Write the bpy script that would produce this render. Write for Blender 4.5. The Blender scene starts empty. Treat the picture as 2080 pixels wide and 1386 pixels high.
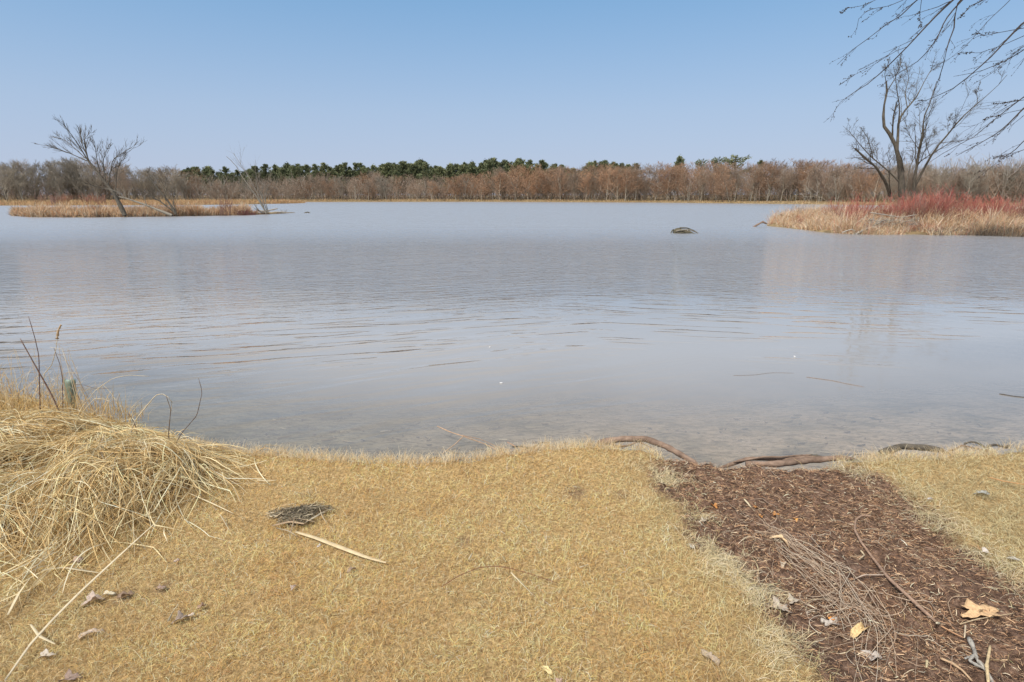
import bpy, math, random
import numpy as np
from math import radians as R
random.seed(7); rng = np.random.default_rng(7)
S = bpy.context.scene
COL = S.collection

# ------------------------------------------------------------------ camera
FPX, CAMZ, WZ = 1155.0, 1.70, -0.25          # focal length in photo pixels, eye height, water level
PITCH = math.atan(293/FPX)
cam = bpy.data.cameras.new('camera'); camo = bpy.data.objects.new('camera', cam); COL.objects.link(camo)
cam.sensor_width = 36; cam.lens = 36*FPX/2080
cam.clip_start = 0.05; cam.clip_end = 6000
camo.location = (0, 0, CAMZ); camo.rotation_euler = (R(90)-PITCH, 0, 0)
S.camera = camo

# ------------------------------------------------------------------ sky, sun, exposure
SUN_EL, SUN_AZ = R(52), R(-140)              # azimuth measured from +Y towards +X
w = bpy.data.worlds.new('World'); S.world = w; w.use_nodes = True
nt = w.node_tree; nt.nodes.clear()
def N(t, typ, **kw):
    n = t.nodes.new(typ)
    for k, v in kw.items(): setattr(n, k, v)
    return n
sky = N(nt, 'ShaderNodeTexSky', sky_type='NISHITA', sun_disc=False)
sky.sun_elevation = SUN_EL; sky.sun_rotation = SUN_AZ
sky.air_density = 1.0; sky.dust_density = 1.2; sky.ozone_density = 1.6; sky.altitude = 200
geo = N(nt, 'ShaderNodeTexCoord'); sep = N(nt, 'ShaderNodeSeparateXYZ')
nt.links.new(geo.outputs['Generated'], sep.inputs[0])
ramp = N(nt, 'ShaderNodeValToRGB')            # thin veil of high haze, thicker towards the horizon
cr = ramp.color_ramp
cr.elements[0].position = 0.0; cr.elements[0].color = (.92,)*3+(1,)
cr.elements[1].position = 1.0; cr.elements[1].color = (.8,)*3+(1,)
e = cr.elements.new(0.12); e.color = (.84,)*3+(1,)
e = cr.elements.new(0.30); e.color = (.62,)*3+(1,)
nt.links.new(sep.outputs['Z'], ramp.inputs[0])
veil = N(nt, 'ShaderNodeValToRGB')
cr = veil.color_ramp
cr.elements[0].position = 0.0; cr.elements[0].color = (.385, .435, .565, 1)
cr.elements[1].position = 1.0; cr.elements[1].color = (.56, .56, .58, 1)
e = cr.elements.new(0.13); e.color = (.315, .415, .575, 1)
e = cr.elements.new(0.29); e.color = (.175, .355, .585, 1)
e = cr.elements.new(0.45); e.color = (.40, .44, .51, 1)
nt.links.new(sep.outputs['Z'], veil.inputs[0])
sc = N(nt, 'ShaderNodeVectorMath', operation='SCALE'); sc.inputs['Scale'].default_value = 10.0
nt.links.new(veil.outputs[0], sc.inputs[0])
mx = N(nt, 'ShaderNodeMix', data_type='RGBA')
nt.links.new(ramp.outputs[0], mx.inputs[0])
nt.links.new(sky.outputs[0], mx.inputs[6]); nt.links.new(sc.outputs[0], mx.inputs[7])
bg = N(nt, 'ShaderNodeBackground'); bg.inputs[1].default_value = 0.05
wo = N(nt, 'ShaderNodeOutputWorld')
nt.links.new(mx.outputs[2], bg.inputs[0]); nt.links.new(bg.outputs[0], wo.inputs[0])

sl = bpy.data.lights.new('sun', 'SUN'); sl.energy = 1.5; sl.angle = R(10); sl.color = (1, .95, .88)
so = bpy.data.objects.new('sun', sl); COL.objects.link(so)
so.rotation_euler = (R(90)-SUN_EL, 0, math.pi-SUN_AZ)
so.location = (0, 0, 30)
vs = S.view_settings
vs.view_transform = 'Standard'; vs.look = 'None'; vs.gamma = 1; vs.use_curve_mapping = False
vs.exposure = 1.38
try: S.cycles.transparent_max_bounces = 12
except Exception: pass

# ------------------------------------------------------------------ helpers
def ray(u, v):
    d = np.array([(u-1040.0), math.cos(PITCH)*FPX + math.sin(PITCH)*(693-v), -math.sin(PITCH)*FPX + math.cos(PITCH)*(693-v)])
    return d/FPX
def onz(u, v, z=0.0):
    d = ray(u, v); t = (z-CAMZ)/d[2]
    return np.array([0, 0, CAMZ]) + d*t
def aty(u, v, y):
    d = ray(u, v); t = y/d[1]
    return np.array([0, 0, CAMZ]) + d*t
def hashn(ix, iy, seed):
    h = (ix.astype(np.int64)*374761393 + iy.astype(np.int64)*668265263 + seed*974711) & 0x7fffffff
    h = ((h ^ (h >> 13))*1274126177) & 0x7fffffff
    return ((h ^ (h >> 16)) & 0xffff)/65535.0
def vnoise(x, y, s=1.0, seed=0):
    x = np.asarray(x, float)/s; y = np.asarray(y, float)/s
    ix = np.floor(x); iy = np.floor(y); fx = x-ix; fy = y-iy
    fx = fx*fx*(3-2*fx); fy = fy*fy*(3-2*fy)
    a = hashn(ix, iy, seed); b = hashn(ix+1, iy, seed); c = hashn(ix, iy+1, seed); d = hashn(ix+1, iy+1, seed)
    return (a+(b-a)*fx)*(1-fy) + (c+(d-c)*fx)*fy - 0.5
def fbm(x, y, s, o=3, seed=0):
    r = 0; a = 1
    for k in range(o):
        r = r + a*vnoise(x, y, s, seed+k*17); s *= .5; a *= .5
    return r
def sstep(a, b, x):
    t = np.clip((np.asarray(x, float)-a)/(b-a), 0, 1); return t*t*(3-2*t)
def mesh_np(name, V, F, mat, col=None, smooth=False, mats=None, mi=None):
    """V (n,3), F (m,3 or 4) -> mesh data"""
    me = bpy.data.meshes.new(name)
    V = np.ascontiguousarray(V, np.float32); F = np.ascontiguousarray(F, np.int32)
    me.vertices.add(len(V)); me.vertices.foreach_set('co', V.ravel())
    m, k = F.shape
    me.loops.add(m*k); me.loops.foreach_set('vertex_index', F.ravel())
    me.polygons.add(m)
    me.polygons.foreach_set('loop_start', np.arange(0, m*k, k, dtype=np.int32))
    me.polygons.foreach_set('loop_total', np.full(m, k, np.int32))
    if smooth: me.polygons.foreach_set('use_smooth', np.ones(m, bool))
    for q in (mats or [mat]): me.materials.append(q)
    if mi is not None: me.polygons.foreach_set('material_index', np.asarray(mi, np.int32))
    if col is not None:
        a = me.color_attributes.new('Col', 'FLOAT_COLOR', 'POINT')
        c = np.ones((len(V), 4), np.float32); c[:, :3] = col
        a.data.foreach_set('color', c.ravel())
    me.update(calc_edges=True); me.validate(verbose=False)
    return me
def link(name, me, parent=None, loc=(0, 0, 0), rz=0, sc_=1, **props):
    o = bpy.data.objects.new(name, me); COL.objects.link(o)
    o.location = loc; o.rotation_euler = (0, 0, rz)
    if sc_ != 1: o.scale = (sc_,)*3 if not hasattr(sc_, '__len__') else sc_
    if parent is not None: o.parent = parent
    for k, v in props.items(): o[k] = v
    return o
class G:
    """collects quads"""
    def __init__(s): s.V = []; s.F = []; s.C = []; s.n = 0
    def add(s, V, F, c=(1, 1, 1)):
        V = np.asarray(V, float); F = np.asarray(F, int)
        if len(V) == 0: return
        c = np.asarray(c, float)
        if c.ndim == 1: c = np.tile(c, (len(V), 1))
        s.V.append(V); s.F.append(F+s.n); s.C.append(c); s.n += len(V)
    def mesh(s, name, mat, smooth=True):
        return mesh_np(name, np.vstack(s.V), np.vstack(s.F), mat, np.vstack(s.C), smooth)
def ribbons(P, W, side, col=None, fold=0.0):
    """P (n,k,3) centre lines, W (n,k) widths, side (n,3) or (n,k,3)"""
    n, k, _ = P.shape
    if side.ndim == 2: side = np.repeat(side[:, None, :], k, 1)
    off = side*(W[..., None]*.5)
    V = np.stack([P-off, P+off], 2).reshape(n*k*2, 3)
    i = (np.arange(n)[:, None]*k + np.arange(k-1)[None])*2
    F = np.stack([i, i+1, i+3, i+2], -1).reshape(-1, 4)
    C = None
    if col is not None:
        if col.ndim == 2: col = np.repeat(col[:, None, :], k, 1)
        C = np.repeat(col[:, :, None, :], 2, 2).reshape(-1, 3)
    return V, F, C
def tubes(P, Rr, sides=3, col=None):
    """P (n,k,3), Rr (n,k)"""
    n, k, _ = P.shape
    T = np.gradient(P, axis=1); T /= (np.linalg.norm(T, axis=2, keepdims=True)+1e-9)
    m = T.mean(1); ref = np.where(np.abs(m[:, 2:3]) < .8, np.array([[0, 0, 1.]]), np.array([[1., 0, 0]]))[:, None, :]
    A = np.cross(T, ref); A /= (np.linalg.norm(A, axis=2, keepdims=True)+1e-9)
    B = np.cross(T, A)
    an = np.arange(sides)*2*math.pi/sides
    V = P[:, :, None, :] + Rr[:, :, None, None]*(A[:, :, None, :]*np.cos(an)[None, None, :, None] + B[:, :, None, :]*np.sin(an)[None, None, :, None])
    V = V.reshape(-1, 3)
    b = (np.arange(n)[:, None, None]*k + np.arange(k-1)[None, :, None])*sides
    j = np.arange(sides)[None, None, :]; j2 = (j+1) % sides
    F = np.stack([b+j, b+j2, b+sides+j2, b+sides+j], -1).reshape(-1, 4)
    C = None
    if col is not None:
        if col.ndim == 2: col = np.repeat(col[:, None, :], k, 1)
        C = np.repeat(col[:, :, None, :], sides, 2).reshape(-1, 3)
    return V, F, C
def resample(pts, k):
    pts = np.asarray(pts, float); d = np.r_[0, np.cumsum(np.linalg.norm(np.diff(pts, axis=0), axis=1))]
    # smooth with catmull-like cubic through linear resample + smoothing
    t = np.linspace(0, d[-1], k*4); q = np.stack([np.interp(t, d, pts[:, i]) for i in range(pts.shape[1])], 1)
    for _ in range(2):
        q[1:-1] = (q[:-2]+2*q[1:-1]+q[2:])/4
    return q[np.linspace(0, len(q)-1, k).round().astype(int)]
def sample(P, idx, t):
    k = P.shape[1]; f = t*(k-1); i = np.clip(np.floor(f).astype(int), 0, k-2); fr = (f-i)
    if P.ndim == 3: return P[idx, i]*(1-fr[:, None])+P[idx, i+1]*fr[:, None], P[idx, i+1]-P[idx, i]
    return P[idx, i]*(1-fr)+P[idx, i+1]*fr
def unit(a): return a/(np.linalg.norm(a, axis=-1, keepdims=True)+1e-9)
def grow(P, Rr, nch, ln, ang=(30, 60), k=5, up=0.15, jit=0.25, t0=.3, t1=1.0, rr=.6, rmin=.002, side=None, rg=rng, wind=(0, 0, 0)):
    n = P.shape[0]
    idx = np.repeat(np.arange(n), nch); m = len(idx)
    t = rg.uniform(t0, t1, m)
    pos, tan = sample(P, idx, t); tan = unit(tan); r = sample(Rr, idx, t)
    rv = unit(rg.normal(size=(m, 3))); perp = unit(np.cross(tan, rv))
    a = np.radians(rg.uniform(ang[0], ang[1], m))[:, None]
    d = unit(tan*np.cos(a)+perp*np.sin(a))
    plen = np.linalg.norm(P[:, -1]-P[:, 0], axis=1)[idx]
    L = (rg.uniform(ln[0], ln[1], m)*plen*(1.15-.6*t))
    Q = np.zeros((m, k, 3)); Q[:, 0] = pos; 
    w_ = np.array(wind)
    for j in range(1, k):
        d = unit(d + rg.normal(size=(m, 3))*jit*.5 + np.array([0, 0, up]) + w_)
        Q[:, j] = Q[:, j-1] + d*(L/(k-1))[:, None]
    r0 = np.maximum(r*rr, rmin)[:, None]
    RR = r0*np.linspace(1, .35, k)[None]; RR = np.maximum(RR, rmin*.6)
    return Q, RR

# ------------------------------------------------------------------ materials
def mat(name, build, rough=.8, spec=.3):
    m = bpy.data.materials.new(name); m.use_nodes = True; t = m.node_tree
    b = t.nodes['Principled BSDF']; b.inputs['Roughness'].default_value = rough
    b.inputs['Specular IOR Level'].default_value = spec
    build(t, b); return m
def noise(t, scale, detail=4, rough=.6, vec=None, dist=0.0, coord='Object'):
    n = N(t, 'ShaderNodeTexNoise'); n.inputs['Scale'].default_value = scale; n.inputs['Detail'].default_value = detail
    n.inputs['Roughness'].default_value = rough; n.inputs['Distortion'].default_value = dist
    if vec is None:
        tc = N(t, 'ShaderNodeTexCoord'); vec = tc.outputs[coord]
    t.links.new(vec, n.inputs['Vector']); return n.outputs['Fac']
def rampc(t, fac, stops):
    r = N(t, 'ShaderNodeValToRGB'); c = r.color_ramp
    c.elements[0].position = stops[0][0]; c.elements[0].color = tuple(stops[0][1])+(1,)
    c.elements[1].position = stops[-1][0]; c.elements[1].color = tuple(stops[-1][1])+(1,)
    for p, q in stops[1:-1]:
        e = c.elements.new(p); e.color = tuple(q)+(1,)
    t.links.new(fac, r.inputs[0]); return r.outputs[0]
def mixc(t, f, a, b, mode='MIX'):
    m = N(t, 'ShaderNodeMix', data_type='RGBA', blend_type=mode)
    for s, v in ((0, f), (6, a), (7, b)):
        if hasattr(v, 'is_linked'): t.links.new(v, m.inputs[s])
        elif s == 0: m.inputs[s].default_value = v
        else: m.inputs[s].default_value = tuple(v)+(1,)
    return m.outputs[2]
def bump(t, b, h, strength=.5, dist=.01):
    n = N(t, 'ShaderNodeBump'); n.inputs['Strength'].default_value = strength; n.inputs['Distance'].default_value = dist
    t.links.new(h, n.inputs['Height']); t.links.new(n.outputs[0], b.inputs['Normal'])
def mth(t, op, a, b=None, c=None):
    n = N(t, 'ShaderNodeMath', operation=op)
    for i, v in enumerate((a, b, c)):
        if v is None: continue
        if hasattr(v, 'is_linked'): t.links.new(v, n.inputs[i])
        else: n.inputs[i].default_value = v
    return n.outputs[0]
def vcol(t): return N(t, 'ShaderNodeVertexColor', layer_name='Col').outputs[0]

def m_blade(name, sc=40, trans=.25):
    def f(t, b):
        c = mixc(t, 1.0, vcol(t), rampc(t, noise(t, sc, 3), [(.3, (.82, .80, .78)), (.7, (1.12, 1.1, 1.05))]), 'MULTIPLY')
        t.links.new(c, b.inputs['Base Color'])
        tr = N(t, 'ShaderNodeBsdfTranslucent'); t.links.new(c, tr.inputs[0])
        ms = N(t, 'ShaderNodeMixShader'); ms.inputs[0].default_value = trans
        out = [n for n in t.nodes if n.type == 'OUTPUT_MATERIAL'][0]
        t.links.new(b.outputs[0], ms.inputs[1]); t.links.new(tr.outputs[0], ms.inputs[2]); t.links.new(ms.outputs[0], out.inputs[0])
    return mat(name, f, .65, .3)
M_BLADE = m_blade('dry_blade')
M_THATCH = m_blade('thatch_blade', 15, .2)
M_FARBLADE = m_blade('island_blade', 3, .2)
M_FIBRE = m_blade('fibre', 60, .1)

def bark(name, c1, c2, scale=12, obj_rand=0.0, stretch=True, tint=None):
    def f(t, b):
        tc = N(t, 'ShaderNodeTexCoord'); mp = N(t, 'ShaderNodeMapping')
        mp.inputs['Scale'].default_value = (1, 1, .25 if stretch else 1)
        t.links.new(tc.outputs['Object'], mp.inputs[0])
        h = noise(t, scale, 6, .65, mp.outputs[0], .4)
        c = rampc(t, h, [(.3, c1), (.7, c2)])
        if obj_rand:
            oi = N(t, 'ShaderNodeObjectInfo')
            k = rampc(t, oi.outputs['Random'], [(0, (1-obj_rand,)*3), (.5, (1, 1, 1)), (1, (1+obj_rand, 1+obj_rand*.8, 1+obj_rand*.6))])
            c = mixc(t, 1.0, c, k, 'MULTIPLY')
        c = mixc(t, 1.0, c, vcol(t), 'MULTIPLY') if tint else c
        t.links.new(c, b.inputs['Base Color']); bump(t, b, h, .8, .012)
    return mat(name, f, .85, .2)
M_BARK = bark('grey_brown_bark', (.06, .052, .04), (.19, .16, .12), 14)
M_DEAD = bark('weathered_wood', (.15, .13, .10), (.34, .30, .24), 16, stretch=False)
M_TWIGD = bark('dark_twig_bark', (.035, .028, .024), (.09, .07, .058), 30)
M_DRIFT = bark('bleached_wood', (.22, .19, .15), (.50, .45, .38), 18, stretch=False)
M_ROOT = bark('wet_root', (.13, .085, .06), (.36, .25, .18), 16, stretch=False)
M_FARTREE = bark('far_bark', (.7, .7, .7), (1.1, 1.1, 1.1), 2.0, .22, tint=True)
M_PINE = bark('pine_foliage', (.75, .75, .75), (1.2, 1.2, 1.1), .9, .22, stretch=False, tint=True)
M_SHRUB = bark('shrub_stem', (.8, .8, .8), (1.15, 1.1, 1.1), 6, .15, tint=True)

# ------------------------------------------------------------------ near ground
bank_px = [(-700, 800), (-200, 800), (60, 812), (200, 838), (330, 885), (400, 915), (480, 920), (620, 928), (720, 933), (860, 939), (950, 935), (1000, 926), (1100, 915),
           (1200, 908), (1300, 911), (1345, 925), (1400, 936), (1480, 944), (1600, 947), (1700, 942), (1780, 930), (1900, 928), (2000, 920), (2080, 912), (2300, 905), (2800, 890)]
BX, BY = [], []
for u, v in bank_px:
    p = onz(u, v+5, 0.0); BX.append(p[0]); BY.append(p[1])
BX = np.array(BX); BY = np.array(BY); o_ = np.argsort(BX); BX = BX[o_]; BY = BY[o_]
def shore(x): return np.interp(x, BX, BY) + .06*vnoise(x, x*0, .22, 5)+.035*vnoise(x, x*0, .07, 9)
ml = np.array([onz(u, v)[:2] for u, v in [(1318, 930), (1360, 1000), (1415, 1070), (1472, 1150), (1535, 1230), (1595, 1310), (1645, 1386), (1700, 1500)]])[::-1]
mr = np.array([onz(u, v)[:2] for u, v in [(1700, 948), (1790, 985), (1880, 1040), (1960, 1100), (2050, 1155), (2130, 1200), (2400, 1330), (2600, 1420)]])[::-1]
def mudmask(x, y, soft=.10):
    xl = np.interp(y, ml[:, 1], ml[:, 0]); xr = np.interp(y, mr[:, 1], mr[:, 0])
    n = .22*fbm(x, y, .32, 4, 31)
    return sstep(-soft, soft, x-xl+n)*sstep(-soft, soft, xr-x+n)
def bump2(x, y, cx, cy, rx, ry, h, rot=0, p=1.0):
    c, s = math.cos(rot), math.sin(rot); dx = x-cx; dy = y-cy
    a = (dx*c+dy*s)/rx; b = (-dx*s+dy*c)/ry
    return h*np.exp(-(a*a+b*b)**p)
def mound(x, y):
    A = bump2(x, y, -2.28, 3.00, .42, .42, .215, 0, 1.6)
    B = bump2(x, y, -3.30, 3.25, .85, .46, .25, .15, 1.5)
    C = bump2(x, y, -4.75, 3.60, .95, .7, .50, 0, 1.5)
    D = bump2(x, y, -2.75, 2.72, .60, .36, .13, .5, 1.2)
    E = bump2(x, y, -2.62, 3.25, .28, .22, .24, .5, 1.2)
    D = np.maximum(D, E)
    m = np.maximum(np.maximum(A, B), np.maximum(C, D))
    return m*(1+.55*fbm(x, y, .40, 3, 77))
def H(x, y):
    x = np.asarray(x, float); y = np.asarray(y, float)
    s = shore(x)
    land = .018*fbm(x, y, .6, 3, 3)+.006*fbm(x, y, .08, 2, 4)
    mu = mudmask(x, y)
    land = land - .02*mu + mu*(.045*fbm(x, y, .16, 3, 12)+.022*vnoise(x, y, .035, 15)) + mu*.035*sstep(s-.7, s, y)
    land = land + mound(x, y)
    land = land + .03*sstep(s-.35, s-.08, y)*(1-mu)                      # small lip of turf at the edge
    d = y-s
    bed = -.30 - .10*np.clip(d, 0, 1.5) - .17*np.clip(d-1.5, 0, 8) - .02*np.clip(d-8, 0, 40) + .02*fbm(x, y, .5, 3, 41)
    k = sstep(-.05, .10, d)
    return land*(1-k)+bed*k

def grid_mesh(xs, ys, hf, name, material, colf=None, smooth=True):
    X, Y = np.meshgrid(xs, ys); Z = hf(X, Y)
    V = np.stack([X, Y, Z], -1).reshape(-1, 3); nx = len(xs); ny = len(ys)
    i = (np.arange(ny-1)[:, None]*nx+np.arange(nx-1)[None]).reshape(-1)
    F = np.stack([i, i+1, i+nx+1, i+nx], -1)
    return mesh_np(name, V, F, material, colf(X, Y).reshape(-1, 3) if colf else None, smooth), X, Y, Z

def f_ground(t, b):
    # Col: r = mud, g = under water, b = mound
    sp = N(t, 'ShaderNodeSeparateColor'); t.links.new(vcol(t), sp.inputs[0])
    lawn = rampc(t, noise(t, 60, 6, .7), [(.28, (.17, .11, .05)), (.5, (.45, .31, .14)), (.72, (.72, .52, .27))])
    n1 = noise(t, 26, 8, .75, dist=.6)
    mud = rampc(t, n1, [(.34, (.04, .026, .018)), (.48, (.14, .085, .058)), (.60, (.28, .18, .125)), (.75, (.42, .29, .21))])
    bn = noise(t, 2.2, 5, .65); 
    bed = rampc(t, bn, [(.30, (.26, .24, .19)), (.43, (.44, .38, .29)), (.52, (.62, .52, .41)), (.8, (.68, .58, .48))])
    tc = N(t, 'ShaderNodeTexCoord'); mp = N(t, 'ShaderNodeMapping'); mp.inputs['Scale'].default_value = (1, 2.6, 1); mp.inputs['Rotation'].default_value = (0, 0, .3)
    t.links.new(tc.outputs['Object'], mp.inputs[0])
    deb = rampc(t, noise(t, 9, 6, .7, mp.outputs[0], .8), [(.42, (.42, .42, .38)), (.55, (1, 1, 1))])
    bed = mixc(t, .8, bed, deb, 'MULTIPLY')
    sxx = N(t, 'ShaderNodeSeparateXYZ'); t.links.new(tc.outputs['Object'], sxx.inputs[0])
    wd_ = mth(t, 'ADD', mth(t, 'MULTIPLY', sxx.outputs[0], .32), mth(t, 'MULTIPLY', noise(t, .8, 3), 1.2))
    bed = mixc(t, 1.0, bed, rampc(t, wd_, [(.1, (.62, .66, .56)), (1.0, (1.12, 1.08, 1.02))]), 'MULTIPLY')
    c = mixc(t, sp.outputs[0], lawn, mud)
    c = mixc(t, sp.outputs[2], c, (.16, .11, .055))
    c = mixc(t, sp.outputs[1], c, bed)
    t.links.new(c, b.inputs['Base Color'])
    bump(t, b, n1, .9, .02)
M_GROUND = mat('ground_soil', f_ground, .9, .15)
def gcol(X, Y):
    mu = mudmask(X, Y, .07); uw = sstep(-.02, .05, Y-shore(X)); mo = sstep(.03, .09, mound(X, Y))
    # exposed earth on the bank face
    edge = sstep(-.06, -.01, Y-shore(X))*(1-uw)
    for (uu, vv, rr_) in [(1168, 1000, .09), (1262, 1004, .05), (942, 1100, .05), (625, 1008, .04), (330, 1195, .05), (250, 1215, .06)]:
        q = onz(uu, vv, 0); mu = np.maximum(mu, .55*sstep(1.1, .3, np.hypot((X-q[0])/rr_, (Y-q[1])/(rr_*1.3))))
    return np.stack([np.maximum(mu, edge), uw, mo], -1)
xs = np.unique(np.r_[-400, -150, -60, -25, np.linspace(-12, -5, 40), np.linspace(-5, 5, 420), np.linspace(5, 12, 40), 25, 60, 150, 400])
ys = np.unique(np.r_[-400, -100, -30, -10, np.linspace(-4, 1, 30), np.linspace(1, 4.4, 190), np.linspace(4.4, 10, 70), np.linspace(10, 30, 15), 60, 120, 200, 300, 600, 1500])
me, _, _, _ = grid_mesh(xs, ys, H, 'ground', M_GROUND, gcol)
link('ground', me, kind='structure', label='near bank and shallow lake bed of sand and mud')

# ------------------------------------------------------------------ water
def f_water():
    m = bpy.data.materials.new('lake_water'); m.use_nodes = True; t = m.node_tree; t.nodes.clear()
    tc = N(t, 'ShaderNodeTexCoord'); P = tc.outputs['Object']
    sx = N(t, 'ShaderNodeSeparateXYZ'); t.links.new(P, sx.inputs[0]); X, Y = sx.outputs[0], sx.outputs[1]
    def mr_(v, a, b_, c=0.0, d=1.0, smooth=True):
        n = N(t, 'ShaderNodeMapRange', interpolation_type='SMOOTHSTEP' if smooth else 'LINEAR')
        t.links.new(v, n.inputs[0]); n.inputs[1].default_value = a; n.inputs[2].default_value = b_; n.inputs[3].default_value = c; n.inputs[4].default_value = d
        return n.outputs[0]
    def train(rot, sx_, sy_, det=2, dist=.4, off=(0, 0, 0), rough=.5):
        mp = N(t, 'ShaderNodeMapping', vector_type='POINT')
        mp.inputs['Rotation'].default_value = (0, 0, rot); mp.inputs['Scale'].default_value = (1, 1, 1); mp.inputs['Location'].default_value = off
        t.links.new(P, mp.inputs[0])
        m2 = N(t, 'ShaderNodeMapping'); m2.inputs['Scale'].default_value = (sx_, sy_, 1); t.links.new(mp.outputs[0], m2.inputs[0])
        return noise(t, 1.0, det, rough, m2.outputs[0], dist)
    # crests run along the local x axis after rotation
    left = train(R(-23), .5, 2.6, 2, .6)
    right = train(R(30), .5, 3.4, 1.5, .4, (3, 7, 0))
    chop1 = train(R(-12), 1.8, 6.4, 3, .3, (1, 2, 0), .55)
    chop2 = train(R(16), 2.6, 9.0, 3, .3, (5, 1, 0), .6)
    big = train(R(-5), .12, .35, 2, .3)
    patch = noise(t, .35, 2, .5, P)
    # where the breeze ruffles the surface: beyond ~9 m, nearer on the flanks
    ax = mth(t, 'MAXIMUM', mth(t, 'MULTIPLY', mth(t, 'ADD', X, -2.2), -1.0), 0.0)
    yy = mth(t, 'ADD', mth(t, 'ADD', Y, mth(t, 'MULTIPLY', ax, .28)), mth(t, 'MULTIPLY', mth(t, 'ADD', patch, -.5), 6.0))
    ruf = mr_(yy, 8.5, 15)
    lm = mth(t, 'MULTIPLY', mr_(X, 3.5, -1.5), mr_(Y, 3.6, 7.5, .25, 1.0)); rm = mth(t, 'MULTIPLY', mr_(X, 2.0, 6.5), mr_(Y, 5.5, 9.5, .06, 1.0))
    h = mth(t, 'MULTIPLY', mth(t, 'MULTIPLY', left, lm), .045)
    h = mth(t, 'ADD', h, mth(t, 'MULTIPLY', mth(t, 'MULTIPLY', right, rm), .015))
    ch = mth(t, 'ADD', mth(t, 'MULTIPLY', chop1, .040), mth(t, 'MULTIPLY', chop2, .036))
    h = mth(t, 'ADD', h, mth(t, 'MULTIPLY', ch, mth(t, 'MAXIMUM', ruf, .025)))
    h = mth(t, 'ADD', h, mth(t, 'MULTIPLY', big, .05))
    # cross chop breaks up reflections sideways
    x1 = noise(t, 3.2, 3, .6, P, .6); x2 = train(R(62), 1.5, 4.0, 2, .5, (4, 4, 0))
    h = mth(t, 'ADD', h, mth(t, 'MULTIPLY', mth(t, 'ADD', mth(t, 'MULTIPLY', x1, .030), mth(t, 'MULTIPLY', x2, .020)), mr_(Y, 8.5, 17, .05, 1.0)))
    f1 = train(R(-8), .30, 1.5, 3, .4, (6, 2, 0), .6); f2 = train(R(24), .45, 1.9, 2, .4, (1, 8, 0), .6)
    h = mth(t, 'ADD', h, mth(t, 'MULTIPLY', mth(t, 'ADD', mth(t, 'MULTIPLY', f1, .16), mth(t, 'MULTIPLY', f2, .10)), mr_(Y, 14, 40, .0, 1.0)))
    # short steep wavelets along the front of the ruffled patch
    w1 = train(R(-14), .95, 6.0, 1.5, .25, (2, 9, 0), .4); w2 = train(R(10), 1.0, 6.6, 1.5, .25, (8, 4, 0), .4)
    lr = mr_(X, -1.0, 3.0)
    wv = mth(t, 'ADD', mth(t, 'MULTIPLY', mth(t, 'MAXIMUM', mth(t, 'ADD', w1, -.56), 0.0), mth(t, 'SUBTRACT', 1.0, lr)), mth(t, 'MULTIPLY', mth(t, 'MAXIMUM', mth(t, 'ADD', w2, -.56), 0.0), lr))
    h = mth(t, 'ADD', h, mth(t, 'MULTIPLY', mth(t, 'MULTIPLY', wv, mr_(yy, 6.0, 10.0)), .105))
    bp = N(t, 'ShaderNodeBump'); bp.inputs['Strength'].default_value = 1; bp.inputs['Distance'].default_value = 1.0
    t.links.new(h, bp.inputs['Height'])
    fr = N(t, 'ShaderNodeFresnel'); fr.inputs['IOR'].default_value = 1.5; t.links.new(bp.outputs[0], fr.inputs['Normal'])
    gl = N(t, 'ShaderNodeBsdfGlossy'); gl.inputs['Color'].default_value = (1, 1, 1, 1)
    t.links.new(bp.outputs[0], gl.inputs['Normal']); t.links.new(mr_(Y, 12, 42, .012, .31), gl.inputs['Roughness'])
    tr = N(t, 'ShaderNodeBsdfTransparent'); tr.inputs[0].default_value = (.97, .98, .96, 1)
    df = N(t, 'ShaderNodeBsdfDiffuse'); 
    at = N(t, 'ShaderNodeAttribute', attribute_name='Col'); sp = N(t, 'ShaderNodeSeparateColor'); t.links.new(at.outputs['Color'], sp.inputs[0])
    t.links.new(mixc(t, sp.outputs[1], (.47, .44, .405), (.275, .28, .285)), df.inputs[0])
    un = N(t, 'ShaderNodeMixShader'); t.links.new(sp.outputs[0], un.inputs[0]); t.links.new(tr.outputs[0], un.inputs[1]); t.links.new(df.outputs[0], un.inputs[2])
    ms = N(t, 'ShaderNodeMixShader'); t.links.new(fr.outputs[0], ms.inputs[0]); t.links.new(un.outputs[0], ms.inputs[1]); t.links.new(gl.outputs[0], ms.inputs[2])
    out = N(t, 'ShaderNodeOutputMaterial'); t.links.new(ms.outputs[0], out.inputs[0])
    return m
M_WATER = f_water()
xs = np.unique(np.r_[-1500, -400, -120, -40, np.linspace(-16, 16, 161), 40, 120, 400, 1500])
ys = np.unique(np.r_[2.2, np.linspace(2.6, 10, 100), np.linspace(10, 20, 20), 30, 60, 120, 250, 600, 1500])
def wcol(X, Y):
    d = np.clip(WZ-H(X, Y), 0, 5); tb = np.clip(1-np.exp(-(d-.03)/.30), 0, 1)
    return np.stack([tb, sstep(.35, 1.5, d), tb], -1)
me, _, _, _ = grid_mesh(xs, ys, lambda X, Y: X*0+WZ, 'water', M_WATER, wcol)
link('water', me, kind='structure', label='grey blue rippled lake')

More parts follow.
